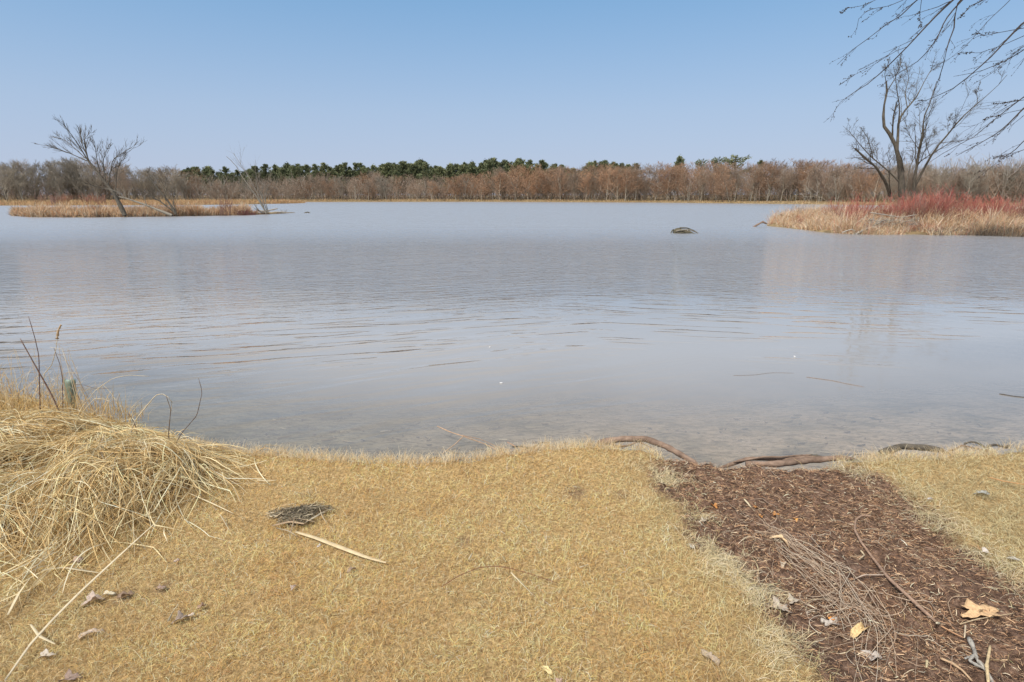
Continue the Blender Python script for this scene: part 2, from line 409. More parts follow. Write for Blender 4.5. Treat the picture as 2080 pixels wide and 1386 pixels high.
# ------------------------------------------------------------------ far shore
fs = np.array([onz(u, v, WZ)[:2] for u, v in [(-500, 413), (0, 412), (500, 410.6), (1000, 410.2), (1300, 411.5), (1500, 413.5), (1700, 416), (1900, 419), (2080, 421), (2700, 424)]])
def far_y(x): return np.interp(x, fs[:, 0], fs[:, 1])
def HF(X, Y):
    d = Y-far_y(X)-1.2*fbm(X, Y, 9, 2, 8)
    return WZ-.6+.9*sstep(-3, 1.5, d)+.25*sstep(2, 12, d)+.022*np.clip(d-12, 0, 110)+.1*fbm(X, Y, 7, 2, 2)
def f_soil(t, b):
    c = rampc(t, noise(t, .9, 5, .7), [(.3, (.12, .09, .055)), (.5, (.26, .19, .10)), (.7, (.40, .30, .17))])
    t.links.new(c, b.inputs['Base Color'])
M_SOIL = mat('dry_marsh_soil', f_soil, .95, .1)
xs = np.linspace(-420, 420, 300); 
U, T = np.meshgrid(xs, np.r_[np.linspace(-5, 20, 26), 30, 45, 70, 110, 200, 500, 1500])
Yf = far_y(U)+T; Z = HF(U, Yf)
V = np.stack([U, Yf, Z], -1).reshape(-1, 3); nx = U.shape[1]; ny = U.shape[0]
i = (np.arange(ny-1)[:, None]*nx+np.arange(nx-1)[None]).reshape(-1)
link('far_shore', mesh_np('far_shore', V, np.stack([i, i+1, i+nx+1, i+nx], -1), M_SOIL, None, True), kind='structure', label='low far shore with a dry grass edge')

def blades(n, base, length, width, lean, colr, k=3, curl=.6, wind=(0, 0), rg=rng):
    """upright-ish ribbons; base (n,3)"""
    az = rg.uniform(0, 2*math.pi, n); d = np.stack([np.cos(az), np.sin(az)], 1)*lean[:, None] + np.array(wind)
    P = np.zeros((n, k, 3)); 
    for j in range(k):
        s = j/(k-1)
        P[:, j, :2] = base[:, :2]+d*(length*(s**(1+curl)))[:, None]
        P[:, j, 2] = base[:, 2]+length*s*(1-.35*lean*s)
    W = width[:, None]*np.linspace(1, .25, k)[None]
    side = unit(np.stack([rg.normal(size=n)+.4, rg.normal(size=n)*.6, np.zeros(n)], 1))
    return ribbons(P, W, side, colr)
def pal(n, cols, wts, jit=.12, rg=rng):
    c = np.array(cols)[rg.choice(len(cols), n, p=np.array(wts)/sum(wts))]
    return c*(1+rg.normal(size=(n, 1))*jit)
# far-shore marsh grass
n = 26000
x = rng.uniform(-330, 330, n); y = far_y(x)+rng.uniform(-1.2, 7, n); z = HF(x, y)
ok = z > WZ-.1; x, y, z = x[ok], y[ok], z[ok]; n = len(x)
L = rng.uniform(.35, .95, n)*(1+.9*vnoise(x, y, 8, 3))
V, F, C = blades(n, np.stack([x, y, z-.05], 1), L, rng.uniform(.06, .14, n), rng.uniform(.1, .5, n), pal(n, [(.50, .37, .20), (.62, .47, .26), (.38, .27, .15), (.46, .25, .14)], [4, 3, 2, 1]))
link('shore_grass', mesh_np('shore_grass', V, F, M_FARBLADE, C), kind='stuff', label='tan reeds along the far waterline under the wood', category='grass')

# ------------------------------------------------------------------ far wood
def far_tree(seed, h, style):
    rg = np.random.default_rng(seed); g = G()
    stems = []
    ns = {'tall': 1, 'multi': 3, 'spread': 2, 'brush': 4}[style]
    for s in range(ns):
        a = rg.uniform(0, 6.28); sp = {'tall': .04, 'multi': .16, 'spread': .22, 'brush': .28}[style]
        top = np.array([math.cos(a)*sp*h, math.sin(a)*sp*h, h*rg.uniform(.72, .92)])
        mid = top*.5+np.array([rg.normal()*.02*h, rg.normal()*.02*h, 0]); mid[:2] *= .7
        stems.append(resample([np.array([rg.normal()*.15, rg.normal()*.15, -.4]), mid*.5, mid, top], 8))
    P = np.array(stems); Rr = np.linspace(1, .18, 8)[None]*np.full((ns, 1), (.19 if style == 'tall' else .13)*h/15)
    Rr = np.repeat(Rr[:1], ns, 0)
    rows = []
    rows.append((P, Rr, 5))
    w_ = (.05, 0, 0)
    a1, r1 = grow(P, Rr, 26//ns+4, (.26, .50), (25, 60), 5, .16, .25, .10, .98, .55, .035, rg=rg, wind=w_); rows.append((a1, r1, 3))
    a2, r2 = grow(a1, r1, 7, (.40, .75), (20, 50), 4, .14, .3, .2, 1, .6, .022, rg=rg, wind=w_); rows.append((a2, r2, 3))
    a3, r3 = grow(a2, r2, 7, (.45, .85), (15, 45), 3, .14, .3, .2, 1, .7, .016, rg=rg, wind=w_); rows.append((a3, r3, 3))
    for (p, r, s) in rows:
        V, F, _ = tubes(p, r, s)
        zz = np.clip(V[:, 2]/h, 0, 1)[:, None]
        lev = 0 if s == 5 else 1
        # bark is grey lower down, young twigs are reddish
        young = np.clip(1-(r.mean()-.016)/.03, 0, 1)
        c0 = np.array([.36, .32, .25]); c1 = TW[style_col]
        g.add(V, F, c0*(1-young*.85)+c1*young*.85 + zz*0)
    return g.mesh('bare_tree', M_FARTREE)
TW = {'orange': np.array([.46, .27, .16]), 'brown': np.array([.40, .29, .21]), 'grey': np.array([.36, .31, .24])}
variants = {}
sd = 100
for style_col in ('orange', 'brown', 'grey'):
    variants[style_col] = []
    for st, hh in (('tall', 15.5), ('multi', 14), ('spread', 14.5), ('tall', 14)):
        sd += 1; variants[style_col].append(far_tree(sd, hh, st))
style_col = 'brown'; BR = [far_tree(301, 6.0, 'brush'), far_tree(302, 5.0, 'brush')]

# skyline of the bare wood in the photograph: u -> v of the tree tops
sky_u = [-300, 0, 90, 180, 280, 380, 420, 480, 560, 640, 760, 850, 950, 1050, 1200, 1350, 1450, 1560, 1650, 1720, 1800, 1900, 1960, 2080, 2500]
sky_v = [328, 328, 322, 320, 333, 340, 364, 368, 364, 354, 348, 357, 350, 336, 334, 328, 327, 326, 322, 327, 332, 336, 334, 334, 334]
ntree = 0
cntc = {'orange': 0, 'brown': 0, 'grey': 0}
LAB = {'orange': 'bare rusty-twigged tree in the crowded wood along the far shore',
       'brown': 'bare brown tree in the crowded wood along the far shore',
       'grey': 'bare grey-brown tree in the open wood at an end of the far shore'}
for row, (dd, cnt, hs) in enumerate([(7, 110, .92), (14, 100, 1.0), (24, 88, 1.06)]):
    for i in range(cnt):
        u = -180 + (2440)*(i+random.uniform(.1, .9))/cnt
        d = ray(u, 405); yy = np.interp(u, [-500, 0, 500, 1000, 1300, 1500, 1700, 1900, 2080, 2700], fs[:, 1])+dd+random.uniform(-4, 4)
        x = d[0]/d[1]*yy
        vt = np.interp(u, sky_u, sky_v)+random.uniform(-5, 7)+(6 if row == 0 else 0)
        ztop = aty(u, vt, yy)[2]; zb = float(HF(np.array([x]), np.array([yy]))[0])
        r_ = random.random()
        if u < 380: k = 'grey' if r_ < .85 else 'brown'
        elif u < 900: k = 'brown' if r_ < .7 else ('grey' if r_ < .8 else 'orange')
        elif u < 1780: k = 'orange' if r_ < .62 else 'brown'
        else: k = 'grey' if r_ < .6 else 'brown'
        if u < 380 and row == 2 and random.random() < .35: continue
        me = random.choice(variants[k]); h0 = max(v_.co.z for v_ in me.vertices) if 'h' not in me else me['h']
        me['h'] = h0
        s = (ztop-zb)/h0
        where = 'behind the left island' if u < 600 else ('left of centre' if u < 1040 else ('right of centre' if u < 1560 else 'behind the right island'))
        lab = ('front-row ' if row == 0 else 'deeper-standing ')+{'orange': 'bare rusty-twigged', 'brown': 'bare brown', 'grey': 'bare grey-brown'}[k]+' tree of the far wood '+where
        o = link('bare_tree', me, None, (x, yy, zb), random.uniform(-.6, .6) if u > 1500 else random.uniform(0, 6.28), (s*random.uniform(1.2, 1.7), s*random.uniform(1.2, 1.7), s), label=lab, category='tree', group=lab.replace(' tree ', ' trees '))
        ntree += 1; lab = None
# brush under the trees: one mass
g = G()
bv = []
for b_ in BR:
    co = np.zeros(len(b_.vertices)*3, np.float32); b_.vertices.foreach_get('co', co); co = co.reshape(-1, 3)
    fc = np.zeros(len(b_.polygons)*4, np.int32); b_.loops.foreach_get('vertex_index', fc); bv.append((co, fc.reshape(-1, 4)))
nb = 6000
k = 4; u = rng.uniform(-180, 2260, nb)
yy = np.interp(u, [-500, 0, 500, 1000, 1300, 1500, 1700, 1900, 2080, 2700], fs[:, 1])+rng.uniform(5, 44, nb)
x = (u-1040)/FPX*(yy*math.cos(PITCH)+(CAMZ)*math.sin(PITCH))
base = np.stack([x, yy, HF(x, yy)], 1)
hh = rng.uniform(2.0, 9.5, nb)
P = np.zeros((nb, 5, 3)); P[:, 0] = base
dr = unit(np.stack([rng.normal(size=nb)*.3, rng.normal(size=nb)*.3, np.ones(nb)], 1))
for j in range(1, 5):
    dr = unit(dr+rng.normal(size=(nb, 3))*.12); P[:, j] = P[:, j-1]+dr*(hh/4)[:, None]
Rr = np.linspace(.05, .02, 5)[None]*np.ones((nb, 1))
cb = pal(nb, [(.34, .28, .22), (.40, .30, .23), (.46, .42, .35), (.38, .25, .17)], [3, 3, 2, 1])
V, F, C = tubes(P, Rr, 3, cb); g.add(V, F, C)
q, r = grow(P, Rr, 7, (.35, .75), (20, 55), 3, .12, .3, .1, 1, .8, .034)
V, F, C = tubes(q, r, 3, np.repeat(cb, 7, 0)); g.add(V, F, C)
link('underbrush', g.mesh('underbrush', M_FARTREE), kind='stuff', label='tangle of thin saplings under the far wood', category='brush')

# pines behind the wood
def pine(seed, h, round_=False):
    rg = np.random.default_rng(seed); g = G()
    t = resample([(0, 0, -.5), (0, 0, h*.5), (rg.normal()*.2, 0, h)], 8)[None]
    V, F, _ = tubes(t, np.linspace(.22, .05, 8)[None], 5); gt = G(); gt.add(V, F, (.20, .15, .11))
    # whorled boughs each carrying clumps of needle sprays
    nbh = 95; s = np.sort(rg.uniform(.15, .99, nbh)); az = rg.uniform(0, 6.28, nbh)
    wd = h*(.27*(1-s)**.65+.03)*rg.uniform(.45, 1.35, nbh) if not round_ else h*.34*np.sqrt(np.clip(1-((s-.62)/.42)**2, .05, 1))*rg.uniform(.7, 1.1, nbh)
    B = np.zeros((nbh, 4, 3))
    for j in range(4):
        f = j/3
        B[:, j] = np.stack([np.cos(az)*wd*f, np.sin(az)*wd*f, s*h+wd*(.22*f+.16*f*f)], 1)
    V, F, _ = tubes(B, np.linspace(.07, .02, 4)[None]*np.ones((nbh, 1)), 3); gt.add(V, F, (.16, .13, .09))
    m = nbh*46; idx = np.repeat(np.arange(nbh), 46); tt = rg.uniform(.25, 1.05, m).clip(0, 1)
    p, _ = sample(B, idx, tt); p = p+rg.normal(size=(m, 3))*np.array([.30, .30, .34])*(1.1-.6*tt[:, None])*(h/14)
    L = rg.uniform(.25, .6, m)*h/14
    dv = unit(np.stack([np.cos(az[idx])+rg.normal(size=m)*.7, np.sin(az[idx])+rg.normal(size=m)*.7, rg.normal(size=m)*.4+.75], 1))
    Q = np.stack([p-dv*L[:, None]*.5, p+dv*L[:, None]*.5], 1)
    W = np.stack([L*.42, L*.12], 1)
    sd_ = unit(np.cross(dv, rg.normal(size=(m, 3))))
    c = pal(m, [(.18, .21, .115), (.23, .25, .13), (.29, .275, .15), (.14, .165, .10)], [4, 3, 1.5, 2], .15, rg)
    V, F, C = ribbons(Q, W, sd_, c); g.add(V, F, C)
    return gt.mesh('trunk', M_FARTREE), g.mesh('crown', M_PINE, False)
PV = [pine(500+i, 14) for i in range(5)]; PR = [pine(520, 12, True), pine(521, 12, True)]
pine_u = [-60, 395, 1270]
pt_u = [330, 390, 440, 500, 560, 600, 640, 685, 760, 850, 900, 960, 1020, 1080, 1130, 1180, 1235, 1270, 1380]
pt_v = [346, 341, 340, 339, 335, 333, 335, 328, 336, 326, 334, 329, 321, 326, 330, 330, 328, 334, 326]
cnt = 200
for i in range(cnt):
    u = 372 + (1290-372)*(i+random.uniform(.05, .95))/cnt
    yy = np.interp(u, [0, 500, 1000, 1300], fs[1:5, 1])+random.uniform(34, 52)
    d = ray(u, 405); x = d[0]/d[1]*yy
    vt = np.interp(u, pt_u, pt_v)+random.choice([0, 3, 5, 8, 12, 16, 20, -2])
    zb = float(HF(np.array([x]), np.array([yy]))[0]); ztop = aty(u, vt, yy)[2]
    s = (ztop-zb)/14.2
    tr, crn = random.choice(PV)
    where = 'left of centre' if u < 680 else ('near the centre' if u < 980 else 'right of centre'); lab = 'dark green pine rising behind the bare wood, '+where
    r = bpy.data.objects.new('pine_tree', None); COL.objects.link(r); r.location = (x, yy, zb); r.rotation_euler = (0, 0, random.uniform(0, 6.28)); r.scale = (s*1.15, s*1.15, s)
    r['label'] = lab; r['category'] = 'tree'; r['group'] = 'pines behind the far wood '+where
    link('trunk', tr, r); link('crown', crn, r)
for (u, vt, lab, P2, wf) in [(1487, 313, 'lone broad round-topped pine standing above the rusty wood', PR[0], 1.25), (1452, 318, 'small pale green conifer just left of the broad round pine', PR[1], .7),
                         (1420, 322, 'low dark conifer tip second to the left of the broad round pine', PR[1], .7), (1376, 326, 'dark conifer tip farthest left of the group by the round pine', PV[1][:2], 1),
                         (1538, 333, 'dark conifer right of the broad round pine, mostly sunk in the wood', PV[2][:2], .9)]:
    yy = np.interp(u, [1000, 1300, 1500, 1700], fs[3:7, 1])+34; d = ray(u, 405); x = d[0]/d[1]*yy
    zb = float(HF(np.array([x]), np.array([yy]))[0]); s = (aty(u, vt, yy)[2]-zb)/12.8
    r = bpy.data.objects.new('pine_tree', None); COL.objects.link(r); r.location = (x, yy, zb); r.scale = (s*wf, s*wf, s)
    r['label'] = lab; r['category'] = 'tree'
    link('trunk', P2[0], r); link('crown', P2[1], r)

# ------------------------------------------------------------------ islands
def island(name, label, front, back, hgt, res=(160, 50)):
    fr_ = np.array([onz(u, v, WZ)[:2] for u, v in front]); bk = np.array(back)
    x0, x1 = fr_[0, 0], fr_[-1, 0]
    def yf(x): return np.interp(x, fr_[:, 0], fr_[:, 1])+.5*fbm(x, x*0, 1.6, 3, 61)
    def yb(x): return np.interp(x, bk[:, 0], bk[:, 1])
    def hf(X, Y):
        d = np.minimum(np.minimum(Y-yf(X), yb(X)-Y), np.minimum(X-x0, x1-X)*1.0)
        d = d+.5*fbm(X, Y, 1.3, 2, 71)
        return WZ-.5+.62*sstep(-.9, .5, d)+hgt*sstep(.2, 4.5, d)+.06*fbm(X, Y, .8, 2, 55)
    xs = np.linspace(x0-2, x1+2, res[0]); ys = np.linspace(fr_[:, 1].min()-3, bk[:, 1].max()+2, res[1])
    me, _, _, _ = grid_mesh(xs, ys, hf, name, M_SOIL)
    link(name, me, kind='structure', label=label)
    return yf, yb, hf, x0, x1
lf = [(18, 437), (60, 441.5), (180, 442), (300, 440.5), (400, 439), (480, 437.5), (540, 436), (592, 433)]
x_ = [onz(u, v, WZ) for u, v in lf]
yfL, ybL, hL, xL0, xL1 = island('left_island', 'low grassy island on the left of the lake', lf, [(x_[0][0], x_[0][1]+2), (x_[1][0], x_[1][1]+7), (x_[4][0], x_[4][1]+7), (x_[5][0], x_[5][1]+4), (x_[7][0], x_[7][1]+1.2)], .12)
rf = [(1572, 461), (1600, 467), (1650, 471), (1720, 475), (1800, 477), (1900, 478), (2080, 480), (2500, 486)]
x_ = [onz(u, v, WZ) for u, v in rf]
yfR, ybR, hR, xR0, xR1 = island('right_island', 'brushy island on the right of the lake', rf, [(x_[0][0], x_[0][1]+2), (x_[2][0], x_[2][1]+6), (x_[3][0], x_[3][1]+10), (x_[5][0], x_[5][1]+17), (x_[7][0], x_[7][1]+18)], .38)
mf = [(-60, 418), (60, 418), (220, 417.5), (360, 417), (470, 416), (600, 413.5)]
x_ = [onz(u, v, WZ) for u, v in mf]
yfM, ybM, hM, xM0, xM1 = island('marsh', 'low tan marsh behind the left island', mf, [(x_[0][0], 190), (x_[3][0], 180), (x_[5][0]+1, x_[5][1]+10)], .2)

def isle_grass(name, label, n, yf, yb, hf, x0, x1, L, W, cols, wts, edge=None, wind=(0, 0), dist=None, lean=(.1, .7), k=3):
    x = rng.uniform(x0, x1, n); a = yf(x); b_ = yb(x)
    t = rng.uniform(0, 1, n)**1.4; y = a-.15+(b_-a)*t if dist is None else a+rng.uniform(dist[0], dist[1], n)
    z = hf(x, y); cl = vnoise(x, y, .9, 91)+.6*vnoise(x, y, .35, 92)
    ok = (z > WZ-.12) & (cl > -.35); x, y, z, cl = x[ok], y[ok], z[ok], cl[ok]; n = len(x)
    Ls = rng.uniform(L[0], L[1], n)*(1+1.1*cl+.5*vnoise(x, y, 2.6, 93))
    V, F, C = blades(n, np.stack([x, y, z-.05], 1), Ls, rng.uniform(W[0], W[1], n), rng.uniform(lean[0], lean[1], n), pal(n, cols, wts, .14), k, .7, wind)
    link(name, mesh_np(name, V, F, M_FARBLADE, C), kind='stuff', label=label, category='grass')
TAN = [(.66, .48, .29), (.76, .60, .41), (.56, .36, .22), (.42, .28, .19), (.74, .68, .54)]
isle_grass('island_grass', 'tan dead grass covering the left island', 26000, yfL, ybL, hL, xL0+.5, xL1-2.2, (.35, .95), (.03, .07), TAN+[(.62, .34, .18)], [4, 3, 2, 1.5, 1, 2.5])
isle_grass('bank_sedge', 'dark matted sedge hanging at the left island waterline', 7000, yfL, ybL, hL, xL0, xL1, (.2, .5), (.03, .06), [(.17, .12, .10), (.24, .18, .13), (.30, .22, .15)], [2, 2, 1], dist=(-.3, .5), lean=(.4, 1.2))
isle_grass('marsh_grass', 'tan grass covering the marsh behind the left island', 22000, yfM, ybM, hM, xM0, xM1, (.4, .95), (.06, .13), [(.60, .42, .22), (.50, .33, .18), (.52, .26, .15)], [4, 2, 1.2])
isle_grass('island_grass', 'tan dead grass and reeds covering the right island', 52000, yfR, ybR, hR, xR0+.2, xR1, (.3, .95), (.014, .034), TAN+[(.60, .30, .22)], [4, 3.5, 2, 1, 2, 1.5], wind=(.15, 0), lean=(.1, 1.1))
isle_grass('bank_sedge', 'dark grey matted stems along the right island waterline', 12000, yfR, ybR, hR, xR0+4.5, xR1, (.25, .7), (.012, .03), [(.22, .18, .14), (.32, .27, .21), (.44, .37, .29), (.14, .10, .08)], [2, 2, 1.5, 1], dist=(-.3, 1.0), lean=(.5, 1.4))

def shrub(seed, h, col, stems=26, spread=.45, thick=.012):
    rg = np.random.default_rng(seed); n = stems
    az = rg.uniform(0, 6.28, n); sp = rg.uniform(.05, spread, n)
    P = np.zeros((n, 5, 3)); P[:, 0, :2] = rg.normal(size=(n, 2))*.12*h
    P[:, 0, 2] = -.1
    d = unit(np.stack([np.cos(az)*sp, np.sin(az)*sp, np.ones(n)], 1)); Ls = h*rg.uniform(.6, 1, n)
    for j in range(1, 5):
        d = unit(d+rg.normal(size=(n, 3))*.09+np.array([.02, 0, .02])); P[:, j] = P[:, j-1]+d*(Ls/4)[:, None]
    Rr = np.linspace(thick, thick*.5, 5)[None]*np.ones((n, 1))
    g = G(); V, F, _ = tubes(P, Rr, 3); zz = np.clip(V[:, 2:3]/h, 0, 1)
    c = np.array(col); base = np.array([.20, .13, .10])
    g.add(V, F, base*(1-zz)+c*zz)
    q, r = grow(P, Rr, 5, (.25, .5), (15, 40), 3, .12, .2, .3, 1, .7, thick*.5, rg=rg)
    V, F, _ = tubes(q, r, 3); zz = np.clip(V[:, 2:3]/h, 0, 1); g.add(V, F, base*(1-zz)*.7+c*(zz+.3*(1-zz)))
    return g.mesh('red_shrub', M_SHRUB)
RS = [shrub(700+i, 1.5, c_, 22, .55, .009) for i, c_ in enumerate([(.60, .22, .16), (.56, .16, .13), (.64, .32, .21), (.50, .30, .24)])]
def redlab(l): return dict(label=l, category='shrub')
# dogwood thicket on the right island
spots = []
for i in range(112):
    u = random.uniform(1700, 2300); x_d = random.uniform(2.2, 10)
    p0 = onz(u, 476, WZ); yy = float(yfR(np.array([p0[0]]))[0])+x_d
    d = ray(u, 420); x = d[0]/d[1]*yy
    z = float(hR(np.array([x]), np.array([yy]))[0])
    if z < WZ+.05: continue
    vt = np.interp(u, [1690, 1760, 1840, 1880, 1905, 1960, 2080, 2260], [404, 388, 388, 380, 374, 386, 394, 396])+random.uniform(0, 24)
    hh = max(.7, aty(u, vt, yy)[2]-z)
    link('red_shrub', random.choice(RS), None, (x, yy, z), random.uniform(0, 6.28), (hh*1.0, hh*1.0, hh/1.45), label='red-stemmed dogwood in the thicket on the right island', category='shrub', group='red dogwoods on the right island')
for i, (u, v, hh, l) in enumerate([(1622, 457, .8, 'small thin red shrub at the left tip of the right island'), (1672, 452, .9, 'sparse pinkish shrub behind the left end of the right island'),
                                   (1715, 462, .7, 'low red shrub among tan reeds on the right island')]):
    p = onz(u, v, WZ+.2); link('red_shrub', RS[i], None, (p[0], p[1], float(hR(p[0:1], p[1:2])[0])), i, hh/1.45, **redlab(l))
# low red mat sprawling at the front of the right island
g = G(); n = 900
u = rng.uniform(1760, 1900, n); xx = (u-1040)/FPX*31; yy = yfR(xx)+rng.uniform(.9, 2.6, n); b3 = np.stack([xx, yy, hR(xx, yy)+.02], 1)
V, F, C = blades(n, b3, rng.uniform(.25, .6, n), rng.uniform(.01, .022, n), rng.uniform(.6, 1.3, n), pal(n, [(.45, .12, .10), (.36, .10, .09), (.5, .2, .14)], [2, 1, 1]))
link('red_brambles', mesh_np('red_brambles', V, F, M_SHRUB, C), kind='stuff', label='low sprawl of dull red stems in front of the island thicket', category='brambles')
# shrubs on the marsh and left island
for i in range(26):
    u = random.uniform(85, 215) if i < 14 else random.uniform(215, 590)
    p = onz(u, 416, WZ); yy = float(yfM(np.array([p[0]]))[0])+random.uniform(2, 9); d = ray(u, 412); x = d[0]/d[1]*yy
    hh = random.uniform(1.6, 3.0) if i < 14 else random.uniform(.8, 1.3)
    z = float(hM(np.array([x]), np.array([yy]))[0])
    if z < WZ: continue
    link('red_shrub', RS[2+i % 2], None, (x, yy, z), random.uniform(0, 6), (hh, hh, hh/1.45), label='orange-red shrub on the marsh behind the left island', category='shrub', group='shrubs on the marsh')
BS = [shrub(740, 2.2, (.38, .22, .17), 18, .35, .02), shrub(741, 1.2, (.36, .14, .12), 40, .7, .014)]
for (u, v, m_, s, l) in [(458, 434, 0, 1.25, 'tall thin reddish-brown shrub left of the maroon thicket on the left island'), (495, 434.5, 1, 1.3, 'dense maroon thicket near the right end of the left island'), (512, 434.5, 1, 1.0, 'smaller maroon bush right beside the dense thicket on the left island'), (200, 437, 1, 1.2, 'thin red bush left of the leaning tree on the left island')]:
    p = onz(u, v, WZ); yy = float(yfL(p[0:1])[0])+1.2; d = ray(u, v); x = d[0]/d[1]*yy
    link('shrub', BS[m_], None, (x, yy, float(hL(np.array([x]), np.array([yy]))[0])), 1, s, **redlab(l))

# ------------------------------------------------------------------ traced trees
def traced(name, label, y0, limbs, K=12, mat_=M_BARK, levels=(), zoff=None, rg=None, loc=None, twmat=None, depth=1.0, partn='limb', group=None, tint=(1, 1, 1), thick=1.0):
    """limbs: list of (pixel points, base radius px, tip radius px, depth drift m). first is the trunk"""
    rg = rg or np.random.default_rng(11)
    P, Rr = [], []
    for (pts, r0, r1, dz) in limbs:
        q = [aty(u, v, y0+dz*(i/(len(pts)-1))**1.2) for i, (u, v) in enumerate(pts)]
        P.append(resample(q, K)); Rr.append((r1+(r0-r1)*(1-np.linspace(0, 1, K))**1.15)*y0/FPX*thick)
    P = np.array(P); Rr = np.array(Rr)
    base = P[0, 0].copy() if loc is None else np.array(loc, float)
    root = bpy.data.objects.new(name, None); COL.objects.link(root); root.location = base
    root['label'] = label; root['category'] = 'tree'
    if group: root['group'] = group
    for i in range(len(P)):
        # knobbly bark outline
        rr = Rr[i:i+1]*(1+.10*rg.normal(size=(1, K)))
        V, F, _ = tubes(P[i:i+1]-base, rr, 10 if i == 0 else 7)
        me = mesh_np('trunk' if i == 0 else partn, V, F, mat_, np.ones((len(V), 3))*np.array(tint), True)
        link('trunk' if i == 0 else partn, me, root)
    g = G(); cur, cr_ = P, Rr
    for (nch, ln, ang, k, up, jit, t0, rr, rmin, src) in levels:
        if src == 'limbs': cur, cr_ = P[1:], Rr[1:]
        q, r = grow(cur, cr_, nch, ln, ang, k, up, jit, t0, 1.0, rr, rmin, rg=rg)
        V, F, _ = tubes(q-base, r, 3); g.add(V, F); cur, cr_ = q, r
    if levels: link('twigs', g.mesh('twigs', twmat or mat_), root, kind='stuff')
    return root
def yL(u, v, off=1.0):
    p = onz(u, v, WZ); return float(yfL(p[0:1])[0])+off
def yR(u, v, off): 
    p = onz(u, v, WZ); return float(yfR(p[0:1])[0])+off
Y1 = yL(250, 438, .8)
traced('leaning_tree', 'bare tree leaning left with a fan of branches, tallest on the left island', Y1, [
    ([(254, 438), (241, 411), (229, 390), (212, 369), (194, 345), (179, 327)], 7, 3, 0),
    ([(179, 327), (155, 288), (134, 259), (124, 250)], 2.2, .5, -1), ([(186, 339), (167, 294), (162, 258)], 2.2, .5, 1), ([(176, 327), (143, 312), (112, 301), (90, 295)], 1.8, .4, -.5),
    ([(174, 322), (137, 288), (113, 277)], 1.4, .4, .8), ([(203, 352), (196, 320), (192, 286)], 1.8, .4, -1), ([(214, 367), (209, 327), (222, 292)], 1.8, .4, .6),
    ([(220, 374), (229, 324), (268, 299)], 1.8, .4, -.6), ([(234, 392), (238, 345), (250, 318), (272, 300)], 1.6, .4, 1.2), ([(181, 330), (170, 285), (186, 266)], 1.2, .4, -1.4),
    ([(228, 388), (200, 380), (180, 374)], 1.2, .4, -1)], thick=.62, levels=[(12, (.25, .55), (10, 32), 5, .10, .2, .15, .6, .016, 'limbs'), (7, (.3, .65), (10, 32), 4, .1, .25, .2, .7, .012, 0)])
traced('fallen_tree', 'long pale fallen trunk sloping to the water right of the leaning tree', Y1-.3, [
    ([(350, 438), (322, 427), (298, 417), (253, 402), (232, 399)], 2.6, 1.2, .6), ([(253, 402), (240, 390), (215, 382)], 1, .4, -.4), ([(262, 405), (262, 390), (270, 380)], .8, .3, .5), ([(298, 417), (292, 400), (300, 392)], .8, .3, -.4)],
    mat_=M_DEAD, levels=[(8, (.3, .6), (15, 50), 4, .05, .3, .2, .6, .008, 'limbs')])
Y2 = yL(355, 436, .9)
traced('leaning_tree', 'dark bent tree leaning left with few branches, right of the long fallen trunk', Y2, [
    ([(357, 436), (352, 425), (334, 399), (316, 378), (304, 360)], 3.4, 1.4, 0), ([(355, 432), (324, 408), (302, 397), (278, 384)], 2, .8, -1), ([(358, 432), (352, 410), (356, 385)], 1.8, .5, 1), ([(316, 378), (312, 392), (306, 400)], .8, .3, 0), ([(304, 360), (300, 350), (306, 340)], .9, .3, 0), ([(334, 399), (340, 380), (330, 360)], .9, .3, .8)],
    thick=.75, levels=[(12, (.3, .6), (15, 50), 4, .1, .3, .2, .6, .014, 'limbs'), (4, (.3, .6), (15, 50), 3, .1, .3, .2, .6, .008, 0)])
Y3 = yL(540, 434, .5)
traced('bare_tree', 'pale many-stemmed tree at the right end of the left island beside driftwood', Y3, [
    ([(541, 434), (536, 424), (519, 396), (492, 360), (477, 333), (460, 318)], 2.4, .6, 0), ([(540, 432), (512, 370), (486, 330), (474, 311)], 1.6, .4, 1), ([(543, 432), (532, 400), (522, 376), (520, 350)], 1.8, .5, -1),
    ([(545, 432), (538, 405), (546, 365)], 1.3, .4, .5), ([(540, 433), (524, 428), (516, 414)], 1.4, .5, -.8), ([(519, 396), (500, 378), (482, 372)], .9, .4, -1), ([(538, 428), (530, 398), (536, 370)], 1, .4, .8)],
    mat_=M_DEAD, thick=.65, levels=[(10, (.3, .55), (12, 40), 4, .1, .25, .2, .5, .008, 'limbs'), (5, (.3, .6), (12, 40), 3, .1, .3, .2, .6, .006, 0)])
Y4 = yR(1830, 477, 8.0)
